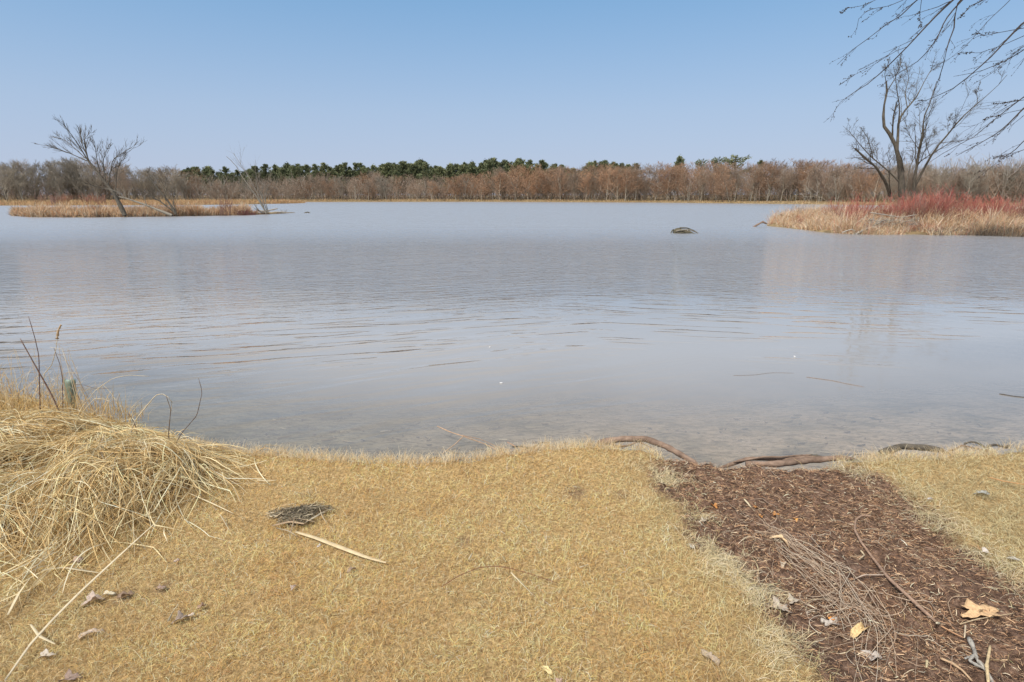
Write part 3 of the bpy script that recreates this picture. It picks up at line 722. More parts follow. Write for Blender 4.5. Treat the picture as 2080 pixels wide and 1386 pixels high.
traced('big_tree', 'tall many-limbed bare tree standing on the right island among red brush', Y4, [
    ([(1832, 400), (1830, 349), (1822, 305), (1813, 279), (1795, 259), (1794, 235), (1797, 203), (1803, 184), (1800, 165)], 11, 2.5, 0),
    ([(1822, 308), (1824, 279), (1825, 248), (1832, 232), (1843, 219), (1862, 197), (1878, 165), (1896, 134)], 5.5, .8, 1.2),
    ([(1813, 278), (1813, 263), (1815, 235), (1821, 210)], 3.4, 2, -.6), ([(1825, 250), (1828, 220), (1822, 185), (1818, 150), (1830, 120)], 2.4, .6, -1),
    ([(1803, 184), (1818, 160), (1830, 130), (1828, 108)], 1.8, .5, .5), ([(1800, 168), (1797, 150), (1805, 125)], 1.4, .5, -.8), ([(1843, 219), (1838, 190), (1846, 160), (1840, 125)], 1.6, .5, 1),
    ([(1856, 400), (1857, 366), (1861, 346), (1867, 305), (1875, 273), (1875, 241), (1888, 213), (1903, 165)], 7, .8, -1.2),
    ([(1858, 380), (1875, 346), (1900, 302), (1926, 273), (1951, 241), (1986, 210), (2021, 181), (2046, 152)], 5, .6, -2.5),
    ([(1808, 400), (1800, 372), (1792, 359), (1780, 340), (1757, 321), (1737, 302)], 6, 3, -1),
    ([(1825, 368), (1805, 348), (1783, 330), (1767, 317), (1745, 292), (1726, 268), (1712, 256)], 3.6, .5, .5),
    ([(1773, 321), (1768, 300), (1762, 279), (1748, 260)], 2, .5, -.5), ([(1836, 350), (1832, 325), (1826, 308)], 2.4, 1, -1), ([(1867, 305), (1850, 280), (1842, 262), (1840, 250)], 1.2, .4, -1),
    ([(1870, 296), (1890, 278), (1905, 270)], 1.2, .4, 1), ([(1840, 380), (1848, 340), (1862, 310), (1858, 300)], 2.4, .8, 1.5), ([(1780, 340), (1782, 310), (1770, 290)], 1.2, .4, 1), ([(1810, 398), (1806, 370), (1808, 330), (1800, 310)], 2.2, .5, -2),
    ([(1986, 210), (1984, 190), (1990, 172)], .9, .3, 0), ([(1926, 273), (1925, 250), (1932, 235)], .9, .3, 0)],
    thick=.52, levels=[(11, (.18, .42), (20, 55), 5, .06, .3, .25, .42, .010, 'limbs'), (7, (.3, .65), (20, 55), 4, .05, .35, .2, .6, .0075, 0), (4, (.4, .7), (20, 60), 3, .03, .35, .2, .7, .004, 0)])

# overhanging branches of a tree that stands beyond the right edge of the frame
def c5(l): return [(1640+x*.3175, y*.3175) for x, y in l]
OB = [
    ([(900, -160), (700, 0), (600, 100), (500, 160), (400, 240), (300, 310), (190, 415)], 3.2, .8, 5.2),
    ([(1200, -230), (930, 0), (830, 95), (740, 190), (640, 300), (510, 430), (400, 530), (300, 590), (210, 655)], 5.2, .8, 5.0),
    ([(1150, -150), (960, 30), (880, 130), (830, 250), (760, 340), (700, 400), (600, 460), (540, 485)], 4, .8, 5.4),
    ([(1100, -130), (945, 40), (940, 180), (895, 290), (880, 380), (850, 480), (810, 590), (780, 670)], 3.6, .8, 4.8),
    ([(1700, -80), (1386, 140), (1270, 260), (1190, 350), (1080, 450), (950, 560), (820, 620), (680, 672)], 5.5, .8, 5.2),
    ([(1700, 80), (1386, 320), (1270, 390), (1100, 460), (935, 490)], 3, .8, 5.6),
    ([(1800, 400), (1386, 690), (1300, 780), (1220, 850), (1100, 920), (950, 1000)], 5.5, .8, 4.9),
    ([(1780, 340), (1386, 620), (1280, 700), (1180, 780), (1050, 890), (900, 960), (780, 1040)], 3.4, .8, 5.3),
    ([(1300, -120), (1120, 5), (1040, 40), (990, 100)], 3, 1.2, 5.0),
    ([(1420, -140), (1300, 0), (1160, 130), (1020, 290), (880, 400)], 1.6, .6, 6.0),
    ([(1386, 180), (1250, 205), (1120, 230), (1075, 190)], 1.6, .7, 5.3), ([(1386, 230), (1250, 290), (1100, 340), (990, 335)], 1.5, .6, 5.3),
    ([(1700, 640), (1386, 900), (1330, 960), (1240, 1020), (1150, 1090)], 3.6, .6, 5.1),
    ([(1700, 800), (1386, 960), (1300, 985), (1230, 1000)], 2.4, .6, 5.4), ([(760, -120), (640, -10), (520, 40), (400, 60), (330, 110), (315, 190)], 1.6, .8, 5.6),
    ([(560, -90), (440, 0), (340, 40), (245, 55)], 1.4, .7, 5.2), ([(640, 300), (560, 330), (400, 430), (260, 500)], 1.2, .6, 5.1), ([(1700, 180), (1386, 290), (1330, 340), (1180, 470), (1060, 540)], 1.8, .7, 5.6),
    ([(1386, 640), (1300, 655), (1190, 665)], 1.4, .6, 5.1), ([(1386, 700), (1290, 720), (1130, 765)], 1.4, .6, 5.0), ([(730, 0), (720, 80), (722, 180)], 1.3, .6, 5.1),
]
rg = np.random.default_rng(5)
troot = np.array([7.6, 4.2, 0.0]); K = 14
root = bpy.data.objects.new('overhanging_tree', None); COL.objects.link(root); root.location = troot
root['label'] = 'dark budding branches drooping into the sky from beyond the right edge'; root['category'] = 'tree'
fork = np.array([6.9, 4.6, 6.2])
tp = resample([troot+[0, 0, -.2], troot+[-.05, .1, 2], troot+[-.3, .2, 4.2], fork, fork+[.3, .2, 3]], 14)[None]
V, F, _ = tubes(tp-troot, np.linspace(.26, .09, 14)[None], 12); link('trunk', mesh_np('trunk', V, F, M_BARK, np.ones((len(V), 3)), True), root)
P, Rr = [], []
for (pts, r0, r1, y) in OB:
    q = [aty(u, v, y+.25*math.sin(i*1.3)*.5) for i, (u, v) in enumerate(c5(pts))]
    q = resample(q, K); P.append(q); rr = np.linspace(r0, r1, K)*.38*y/FPX; Rr.append(rr)
    src = tp[0][int(np.argmin(np.linalg.norm(tp[0]-(q[0]+[.8, 0, .3]), axis=1)))] if q[0, 0] > 3.2 else None
    if src is None:   # side shoots hang from the nearest thick branch
        pass
    j = None
    g = G(); V, F, _ = tubes((q-troot)[None], rr[None], 6); g.add(V, F)
    if pts[0][0] > 1090:
        lk = resample([src, (src+q[0])/2+[0, 0, .35], q[0]], 8); V, F, _ = tubes((lk-troot)[None], np.linspace(max(.03, rr[0]*2.2), rr[0], 8)[None], 7); g.add(V, F)
    link('branch', g.mesh('branch', M_TWIGD), root)
P = np.array(P); Rr = np.array(Rr)
g = G()
q1, r1 = grow(P, Rr, 6, (.12, .40), (8, 32), 7, -.07, .16, .15, 1, .5, .0015, rg=rg, wind=(-.10, 0, 0)); V, F, _ = tubes(q1-troot, r1, 3); g.add(V, F)
q2, r2 = grow(q1, r1, 2, (.3, .6), (10, 38), 4, -.06, .22, .2, 1, .6, .0016, rg=rg, wind=(-.06, 0, 0)); V, F, _ = tubes(q2-troot, r2, 3); g.add(V, F)
link('twigs', g.mesh('twigs', M_TWIGD), root, kind='stuff')
# buds
g = G()
for (Q, nb_) in ((P, 7), (q1, 3), (q2, 2)):
    idx = np.repeat(np.arange(len(Q)), nb_); t_ = rg.uniform(.35, 1, len(idx)); p, tn = sample(Q, idx, t_); tn = unit(tn+rg.normal(size=tn.shape)*.5)
    L = rg.uniform(.006, .013, len(idx))[:, None]; B = np.stack([p, p+tn*L*.5, p+tn*L], 1)
    V, F, _ = tubes(B-troot, np.array([[.0015, .0032, .001]])*np.ones((len(idx), 1)), 4); g.add(V, F)
link('buds', g.mesh('buds', M_TWIGD), root, kind='stuff')

# ------------------------------------------------------------------ lawn
PALLAWN = [(.94, .63, .25), (.96, .74, .38), (.80, .49, .18), (.95, .82, .55), (.34, .22, .11), (.68, .38, .19)]
def lawn(n, seed, ymin, ymax, name, label):
    rg = np.random.default_rng(seed)
    y = ymin*(ymax/ymin)**rg.uniform(0, 1, n)        # denser close by
    hw = 1.0*(y*math.cos(PITCH)+1.7*math.sin(PITCH))+.55
    x = rg.uniform(-1, 1, n)*hw
    s = shore(x); mu = mudmask(x, y, .20)
    keep = (y < s+.015) & (rg.uniform(size=n) > mu*1.02-.03*(rg.uniform(size=n) < .5)) & (mound(x, y) < .16)
    # thin worn spots
    worn = fbm(x, y, .16, 2, 201)
    keep &= ~((worn < -.42) & (rg.uniform(size=n) < .6))
    for (uu, vv, rr_) in [(1168, 1000, .10), (1262, 1004, .05), (942, 1100, .05), (625, 1008, .04), (1500, 1015, .05), (800, 1008, .04), (1000, 1115, .04), (330, 1195, .05), (250, 1215, .06), (880, 1010, .03)]:
        q = onz(uu, vv, 0); keep &= ~((((x-q[0])/rr_)**2+((y-q[1])/(rr_*1.3))**2 < 1+2*vnoise(x, y, .03, 5)) & (rg.uniform(size=n) < .55))
    x, y, mu, s = x[keep], y[keep], mu[keep], s[keep]; n = len(x)
    z = H(x, y)
    xr = np.interp(y, mr[:, 1], mr[:, 0]); xl = np.interp(y, ml[:, 1], ml[:, 0])
    right = sstep(-.3, .1, x-xr); nearmud = np.clip(sstep(-.55, -.05, x-xl)+right, 0, 1)
    edge = sstep(.25, .02, s-y)
    L = rg.uniform(.016, .044, n)*(1+.45*nearmud+.35*edge)*(1+.7*vnoise(x, y, .09, 44)+.5*vnoise(x, y, .3, 46))
    L = np.where(rg.uniform(size=n) < .04, L*1.9, L)
    az = rg.uniform(0, 6.283, n)+1.2*vnoise(x, y, .10, 45)*3
    d = np.stack([np.cos(az), np.sin(az), np.zeros(n)], 1)
    el = np.radians(rg.uniform(8, 70, n)); turn = rg.uniform(-2.2, 2.2, n); k = 3
    P = np.zeros((n, k, 3)); P[:, 0] = np.stack([x, y, z-.003], 1)
    lay = rg.uniform(0, .016, n)**1; P[:, 0, 2] += lay
    for j in range(1, k):
        a = az+turn*j/(k-1); e = el-np.radians(55)*(j-1)/(k-1)
        P[:, j] = P[:, j-1]+np.stack([np.cos(a)*np.cos(e), np.sin(a)*np.cos(e), np.sin(e)], 1)*(L/(k-1))[:, None]
    W = rg.uniform(.0010, .0021, n)[:, None]*np.linspace(1, .35, k)[None]*(1+.25*np.clip(y-1.8, 0, 3))[:, None]
    side = unit(np.stack([-np.sin(az), np.cos(az), rg.normal(size=n)*.5], 1))
    c = pal(n, PALLAWN, [4, 3.2, 2, 2.0, 1.2, .8], .16, rg)
    big = fbm(x, y, .9, 2, 51)[:, None]; sm = fbm(x, y, .13, 2, 52)[:, None]
    c = c*(1+.35*sm+.14*big)
    grn = np.clip(.55*sstep(-1.0, -2.4, x)*sstep(2.9, 1.6, y)+.75*right+.45*nearmud+.35*np.clip(big[:, 0]+.4*sm[:, 0], 0, 1), 0, .75)[:, None]
    c = c*(1-grn)+(c.mean(1, keepdims=True)*np.array([1.02, .96, .60]))*grn
    c = np.clip(c*1.12, .02, .95)
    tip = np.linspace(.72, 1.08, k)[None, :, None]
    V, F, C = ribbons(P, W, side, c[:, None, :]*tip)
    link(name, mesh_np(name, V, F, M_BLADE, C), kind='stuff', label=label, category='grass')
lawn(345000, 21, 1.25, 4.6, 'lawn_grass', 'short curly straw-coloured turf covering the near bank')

# pale longer tufts on the turf edge over the water
def tufts(name, label, n, xr_, yoff, L, W, cols, seed, mode='edge'):
    rg = np.random.default_rng(seed); x = rg.uniform(xr_[0], xr_[1], n); y = shore(x)+rg.uniform(yoff[0], yoff[1], n)
    keep = (mudmask(x, y) < .5) & (vnoise(x, y, .16, 9) > -.22); x, y = x[keep], y[keep]; n = len(x)
    b3 = np.stack([x, y, H(x, np.minimum(y, shore(x)-.04))-.005], 1)
    V, F, C = blades(n, b3, rg.uniform(L[0], L[1], n), rg.uniform(W[0], W[1], n), rg.uniform(.2, 1.1, n), pal(n, cols, [1]*len(cols), .1, rg), 4, .8, (0, .25), rg)
    link(name, mesh_np(name, V, F, M_BLADE, C), kind='stuff', label=label, category='grass')
tufts('edge_grass', 'pale wispy grass fringing the bank edge above the water', 11000, (-2.2, 4.2), (-.10, .03), (.02, .085), (.0014, .003), [(.85, .74, .52), (.78, .62, .38), (.66, .48, .25)], 3)

# ------------------------------------------------------------------ thatch mound on the left
def thatch(n, seed, cols, wts, L, W, off, zmin, name, label, region=None, ground=False):
    rg = np.random.default_rng(seed)
    x = rg.uniform(-5.2, -1.5 if ground else -1.75, n*3); y = rg.uniform(1.7 if ground else 1.9, 4.2, n*3); m = mound(x, y)
    m2 = m if not ground else m+.09*sstep(-1.55, -2.4, x+.35*(2.6-y))*sstep(1.5, 2.3, y)
    keep = (m2 > zmin*rg.uniform(.5, 1.6, n*3)) & (y < shore(x)+.1); x, y = x[keep][:n], y[keep][:n]; n = len(x)
    k = 9; Ls = rg.uniform(L[0], L[1], n)
    e = .05
    gx = -(mound(x+e, y)-mound(x-e, y))/(2*e); gy = -(mound(x, y+e)-mound(x, y-e))/(2*e)
    lobeA = sstep(-2.95, -2.5, x)
    pref = np.stack([np.where(lobeA > .5, .25, -.9), np.where(lobeA > .5, -.75, -.55)], 1)
    cl = vnoise(x, y, .30, 61)*3.2+vnoise(x, y, .11, 62)*2.4
    d = unit(np.stack([gx, gy], 1)*.55+pref*.9+rg.normal(size=(n, 2))*.28)
    a = np.arctan2(d[:, 1], d[:, 0])+cl*.55
    fl = rg.uniform(size=n) < .22; a = np.where(fl, rg.uniform(0, 6.28, n), a)
    turn = rg.normal(size=n)*.55
    P = np.zeros((n, k, 3)); px, py = x.copy(), y.copy(); o0 = rg.uniform(off[0], off[1], n); ph = rg.uniform(0, 3.1, n); kick = np.where(rg.uniform(size=n) < .25, rg.uniform(.02, .10, n), .015)
    kp = rg.integers(3, 7, n); ka = np.where(rg.uniform(size=n) < .42, rg.normal(size=n)*1.1, 0)
    for j in range(k):
        s = j/(k-1)
        arch = np.sin(math.pi*s)*kick
        P[:, j, 0] = px; P[:, j, 1] = py; P[:, j, 2] = H(px, py)+o0*(1-.4*s)+arch+.006
        aa = a+turn*s+np.where(j >= kp, ka, 0)
        px = px+np.cos(aa)*Ls/(k-1); py = py+np.sin(aa)*Ls/(k-1)
    # blades are stiff: they bridge hollows instead of following each bump
    for _ in range(3): P[:, 1:-1, 2] = (P[:, :-2, 2]+2*P[:, 1:-1, 2]+P[:, 2:, 2])/4
    P[:, :, 2] = np.maximum(P[:, :, 2], H(P[:, :, 0], P[:, :, 1])+.003)
    Wd = rg.uniform(W[0], W[1], n)[:, None]*np.array([.7, 1, 1, 1, .95, .9, .8, .6, .25])[None]
    tang = P[:, -1]-P[:, 0]; side = unit(np.cross(tang, np.array([0, 0, 1.]))+np.stack([np.zeros(n), np.zeros(n), rg.normal(size=n)*.5], 1))
    c = np.clip(pal(n, cols, wts, .13, rg), .02, .9)
    V, F, C = ribbons(P, Wd, side, c)
    return V, F, C, P
STR = [(.88, .75, .46), (.80, .61, .31), (.68, .48, .22), (.93, .85, .62), (.52, .35, .16)]
mo = bpy.data.objects.new('grass_mound', None); COL.objects.link(mo); mo.location = (-2.9, 3.1, 0)
mo['label'] = 'big heap of matted long straw spilling over the left of the bank'; mo['category'] = 'grass mound'
g = G()
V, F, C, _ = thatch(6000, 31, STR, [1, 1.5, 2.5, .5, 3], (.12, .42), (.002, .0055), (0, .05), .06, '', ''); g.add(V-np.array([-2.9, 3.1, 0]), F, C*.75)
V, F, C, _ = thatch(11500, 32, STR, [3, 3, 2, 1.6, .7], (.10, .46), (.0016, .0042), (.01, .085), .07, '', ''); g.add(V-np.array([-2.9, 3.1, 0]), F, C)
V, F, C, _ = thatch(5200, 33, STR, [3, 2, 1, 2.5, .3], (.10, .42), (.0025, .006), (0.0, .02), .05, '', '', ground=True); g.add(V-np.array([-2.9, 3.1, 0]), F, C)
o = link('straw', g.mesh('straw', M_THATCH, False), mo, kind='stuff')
# standing yellow grass behind the heap
g = G(); n = 5200
x = rng.uniform(-6.0, -2.75, n); y = rng.uniform(3.35, 4.35, n); den = sstep(-2.5, -3.3, x)
ok = (rng.uniform(size=n) < den) & (y < shore(x)+.15); x, y = x[ok], y[ok]; n = len(x)
b3 = np.stack([x, y, H(x, np.minimum(y, shore(x)-.05))], 1)
V, F, C = blades(n, b3, rng.uniform(.10, .42, n)*(.55+.45*sstep(-2.8, -3.9, x)), rng.uniform(.002, .005, n), rng.uniform(.1, .9, n), pal(n, [(.72, .50, .20), (.80, .62, .32), (.60, .40, .16), (.50, .32, .14)], [3, 3, 2, 1]), 6, .9)
link('standing_grass', mesh_np('standing_grass', V, F, M_BLADE, C), kind='stuff', label='upright yellow grass clump behind the straw heap at the left edge', category='grass')

# ------------------------------------------------------------------ mud fibres
rg = np.random.default_rng(61); n = 135000
y = rg.uniform(1.2, 3.75, n); x = rg.uniform(.7, 4.2, n)
ok = (rg.uniform(size=n) < mudmask(x, y, .12)*(.45+1.1*(fbm(x, y, .18, 2, 88)+.35))) & (y < shore(x)+.02); x, y = x[ok], y[ok]; n = len(x)
k = 4; L = rg.uniform(.012, .05, n); az = rg.uniform(0, 6.28, n)+1.0; tn = rg.normal(size=n)*2.2
P = np.zeros((n, k, 3)); z = H(x, y); P[:, 0] = np.stack([x, y, z+rg.uniform(-.002, .012, n)], 1)
for j in range(1, k):
    a = az+tn*j/k; P[:, j] = P[:, j-1]+np.stack([np.cos(a), np.sin(a)*.8, rg.normal(size=n)*.30+.05], 1)*(L/(k-1))[:, None]
c = pal(n, [(.16, .095, .06), (.36, .21, .13), (.58, .35, .20), (.76, .53, .33), (.05, .034, .024), (.86, .73, .53)], [2.5, 4, 4, 2.6, 2.2, 1.2], .15, rg)
V, F, C = ribbons(P, rg.uniform(.0010, .0034, n)[:, None]*np.array([1, 1, .8, .4])[None], unit(rg.normal(size=(n, 3))+[0, 0, .2]), np.clip(c, .01, .9))
link('root_fibres', mesh_np('root_fibres', V, F, M_FIBRE, C), kind='stuff', label='brown shredded roots and dead moss matting the bare muddy path', category='debris')
# ragged grass creeping over both borders of the path
def border(n, seed):
    rg = np.random.default_rng(seed); y = rg.uniform(1.25, 3.4, n); left = rg.uniform(size=n) < .6
    xl = np.interp(y, ml[:, 1], ml[:, 0]); xr = np.interp(y, mr[:, 1], mr[:, 0])
    x = np.where(left, xl+rg.normal(size=n)*.08-.02, xr+rg.normal(size=n)*.10+.02)
    ok = (vnoise(x, y, .12, 71)+.5*vnoise(x, y, .04, 72) > .0) & (y < shore(x)-.03); x, y, left = x[ok], y[ok], left[ok]; n = len(x); k = 6
    P = np.zeros((n, k, 3)); L = rg.uniform(.03, .11, n); az = np.where(left, 0, math.pi)+rg.normal(size=n)*1.0+.3; tn = rg.normal(size=n)*1.3; px, py = x, y; up = rg.uniform(.004, .03, n)
    for j in range(k):
        s_ = j/(k-1); P[:, j] = np.stack([px, py, H(px, py)+.008+up*np.sin(s_*2.6)], 1); px = px+np.cos(az+tn*s_)*L/(k-1); py = py+np.sin(az+tn*s_)*L/(k-1)
    c = pal(n, [(.80, .68, .44), (.66, .56, .34), (.58, .54, .34), (.88, .80, .62)], [3, 2, 2, 1.5], .1, rg)
    V, F, C = ribbons(P, rg.uniform(.0012, .0026, n)[:, None]*np.linspace(1, .3, k)[None], unit(np.stack([-np.sin(az), np.cos(az), rg.normal(size=n)*.5], 1)), c)
    link('border_grass', mesh_np('border_grass', V, F, M_BLADE, C), kind='stuff', label='pale greenish grass creeping over the borders of the muddy path', category='grass')
border(15000, 91)
# sparse pale threads over the mud
n = 520; y = rg.uniform(1.3, 3.6, n); x = rg.uniform(.8, 3.9, n); ok = (mudmask(x, y) > .5) & (y < shore(x)-.05); x, y = x[ok], y[ok]; n = len(x)
k = 8; P = np.zeros((n, k, 3)); L = rg.uniform(.06, .22, n); az = rg.normal(size=n)*.7+2.2; px, py = x.copy(), y.copy(); tn = rg.normal(size=n)*1.2
for j in range(k):
    P[:, j] = np.stack([px, py, H(px, py)+.010+np.sin(j/(k-1)*3.14)*rg.uniform(0, .02, n)], 1); px = px+np.cos(az+tn*j/k)*L/k; py = py+np.sin(az+tn*j/k)*L/k
V, F, C = tubes(P, np.full((n, k), .0011), 3, pal(n, [(.55, .42, .30), (.42, .28, .18), (.66, .56, .44)], [2, 2, 1], .1, rg))
link('loose_threads', mesh_np('loose_threads', V, F, M_FIBRE, C), kind='stuff', label='scattered pale thread-like stems lying on the mud', category='debris')

# ------------------------------------------------------------------ single things on the bank
def gp(u, v, lift=0.0):
    y = onz(u, v, 0)[1]
    for _ in range(12):
        p = aty(u, v, y); dz = float(H(np.array([p[0]]), np.array([p[1]]))[0])+lift
        q = onz(u, v, dz); y = .5*y+.5*q[1]
    p = aty(u, v, y); p[2] = float(H(np.array([p[0]]), np.array([p[1]]))[0])+lift
    return p
def curve_thing(name, label, cat, pts, r0, r1, material, sides=7, K=16, rough=.08, col=(1, 1, 1), parent=None, seed=0, flat=1.0, **kw):
    P = resample(pts, K); base = P[0].copy() if parent is None else np.array(parent.location)
    rg = np.random.default_rng(seed+3); rr = np.linspace(r0, r1, K)*(1+rough*rg.normal(size=K)); rr[0] *= .8; rr[-1] *= .6
    V, F, _ = tubes((P-base)[None], rr[None], sides)
    # close the ends
    V = V.reshape(K, sides, 3); c0, c1 = V[0].mean(0), V[-1].mean(0)
    V = np.concatenate([V[0:1]*0+c0, V, V[-1:]*0+c1]).reshape(-1, 3)
    b = np.arange(K+1)[:, None]*sides; j = np.arange(sides)[None]; j2 = (j+1) % sides
    F = np.stack([b+j, b+j2, b+sides+j2, b+sides+j], -1).reshape(-1, 4)
    if flat != 1.0: pass
    me = mesh_np(name, V, F, material, np.ones((len(V), 3))*np.array(col), True)
    o = link(name, me, parent, (0, 0, 0) if parent is not None else base)
    if parent is None: o['label'] = label; o['category'] = cat
    return o
def strap(name, label, cat, pts, W, col, K=16, thick=.0015, parent=None, crease=.3, material=None, seed=0):
    """flat leaf blade with a shallow V fold and thickness"""
    P = resample(pts, K); base = P[0].copy() if parent is None else np.array(parent.location); P = P-base
    T = unit(np.gradient(P, axis=0)); rg = np.random.default_rng(seed)
    sd_ = unit(np.cross(T, np.array([0, 0, 1.]))); up = unit(np.cross(sd_, T))
    tw = rg.normal()*.3+np.linspace(0, rg.normal()*.7, K)
    sd_, up = sd_*np.cos(tw)[:, None]+up*np.sin(tw)[:, None], up*np.cos(tw)[:, None]-sd_*np.sin(tw)[:, None]
    w = W*np.sin(np.linspace(.35, math.pi-.12, K))**.55*.5
    Lf = P-sd_*w[:, None]; Rt = P+sd_*w[:, None]; M = P-up*(w*crease)[:, None]
    top = np.stack([Lf, M, Rt], 1); bot = top-up[:, None, :]*thick
    ring = np.concatenate([top, bot[:, ::-1]], 1); V = ring.reshape(-1, 3)
    b = np.arange(K-1)[:, None]*6; j = np.arange(6)[None]; j2 = (j+1) % 6
    F = np.stack([b+j, b+j2, b+6+j2, b+6+j], -1).reshape(-1, 4)
    F = np.vstack([F, [[0, 1, 4, 5], [1, 2, 3, 4]], np.array([[0, 5, 4, 1], [1, 4, 3, 2]])+(K-1)*6])
    me = mesh_np(name, V, F, material or M_THATCH, np.ones((len(V), 3))*np.array(col), False)
    o = link(name, me, parent, (0, 0, 0) if parent is not None else base)
    if parent is None: o['label'] = label; o['category'] = cat
    return o
def leaf(name, label, u, v, size, col, seed, lobes=5, curl=.5, rz=0, lift=.006, elong=1.4):
    rg = np.random.default_rng(seed); na, nr = 30, 5
    th = np.arange(na)/na*2*math.pi
    rad = .5*(1+.28*np.cos(lobes*th+rg.uniform(0, 6))+.14*np.cos((2*lobes+1)*th+rg.uniform(0, 6))+.06*rg.normal(size=na))
    V = []
    rs = np.linspace(.08, 1, nr)
    for r in rs:
        x = np.cos(th)*rad*r*elong; y = np.sin(th)*rad*r
        z = curl*(.45*y*y*2-.25*x*x)*1.4+.07*np.sin(x*9+seed)*np.cos(y*8+seed*2)*r+.12*curl*np.abs(y)+.10*r*curl*np.sin(3*th+seed)
        V.append(np.stack([x, y, z], 1))
    V = np.concatenate(V)*size
    V[:, 2] -= np.percentile(V[:, 2], 15)
    T = V.copy(); T[:, 2] -= .0012
    n = na*nr; V = np.vstack([V, T])
    F = []
    for i in range(nr-1):
        for j in range(na):
            a, b_ = i*na+j, i*na+(j+1) % na
            F.append((a, b_, b_+na, a+na)); F.append((a+n, a+na+n, b_+na+n, b_+n))
    for j in range(na):
        a, b_ = (nr-1)*na+j, (nr-1)*na+(j+1) % na; F.append((a, b_, b_+n, a+n))
    for j in range(0, na-2, 2): F.append((0, j+1, j+2, (j+3) % na)) if j+3 <= na else None
    o = link(name, mesh_np(name, V, np.array(F), M_LEAF, np.ones((len(V), 3))*np.array(col), True), None, gp(u, v, lift), rz, label=label, category='leaf')
    return o
def f_leaf(t, b):
    c = mixc(t, 1.0, vcol(t), rampc(t, noise(t, 90, 5, .7), [(.3, (.55, .52, .5)), (.6, (1.05, 1.03, 1)), (.8, (1.25, 1.2, 1.15))]), 'MULTIPLY')
    t.links.new(c, b.inputs['Base Color']); bump(t, b, noise(t, 160, 3), .5, .002)
M_LEAF = mat('dead_leaf', f_leaf, .75, .25)
M_STRAWT = bark('straw_stem', (.55, .55, .55), (1.1, 1.08, 1.05), 50, stretch=False, tint=True)

# roots and driftwood along the water edge
def se(u, v, off=.04, z=.0):
    x = onz(u, v, 0)[0]; return np.array([x, float(shore(np.array([x]))[0])+off, z])
def ez(u, v, z=-.06): return onz(u, v, z)
rootobj = curve_thing('root', 'thick peeled root arching along the bank edge left of the muddy path', 'root', [se(1215, 908, .05, .03), se(1262, 905, .10, .05), se(1310, 908, .11, .06), se(1350, 917, .08, .05), se(1385, 931, .05, .02), se(1418, 942, .02, -.01)], .024, .019, M_ROOT, 9, 22, .06, seed=1)
for i, (lab, pts, r) in enumerate([
    ('longest twisted root lying across the foot of the muddy path', [se(1462, 945, .04, -.02), se(1520, 936, .09, .01), se(1590, 933, .11, .01), se(1650, 938, .09, .02), se(1700, 944, .05, .02)], .013),
    ('bulky smooth root under the twisted one at the end of the muddy path', [se(1520, 949, .03, 0), se(1580, 947, .03, .02), se(1640, 942, .04, .02), se(1710, 944, .03, .03), se(1748, 950, .02, .02)], .022),
    ('slender root looping over the thicker roots at the foot of the path', [se(1490, 942, .05, .01), se(1540, 932, .08, .035), se(1585, 937, .10, .035), se(1610, 931, .12, .02), se(1650, 935, .10, .03)], .007),
    ('dark broken log half buried in turf on the far right bank edge', [se(1775, 922, .04, .03), se(1830, 921, .09, .05), se(1880, 924, .09, .05), se(1925, 930, .05, .03)], .024)]):
    curve_thing('root', lab, 'root', pts, r, r*.8, M_ROOT if i < 3 else M_BARK, 9, 20, .08, seed=10+i)
curve_thing('bent_twig', 'bare twig bent into a loop over the water at the right bank edge', 'twig', [ez(1915, 935), ez(1965, 915, -.03), ez(1957, 902, 0), ez(1975, 897, .01), ez(1992, 903, 0), ez(2012, 918, -.04)], .009, .006, M_BARK, 7, 20, .1)
curve_thing('short_twig', 'short dark stub of wood lying just left of the bent loop twig', 'twig', [ez(1910, 918), ez(1925, 920), ez(1945, 928)], .009, .006, M_BARK, 6, 10, .1)
curve_thing('floating_stick', 'short dark stick in the shallows above the bank roots', 'stick', [onz(1648, 925, WZ+.02), onz(1665, 927, WZ+.02), onz(1682, 932, WZ+.01)], .010, .006, M_BARK, 6, 8, .1)
def wp(u, v, z=.0): return onz(u, v, WZ+z)
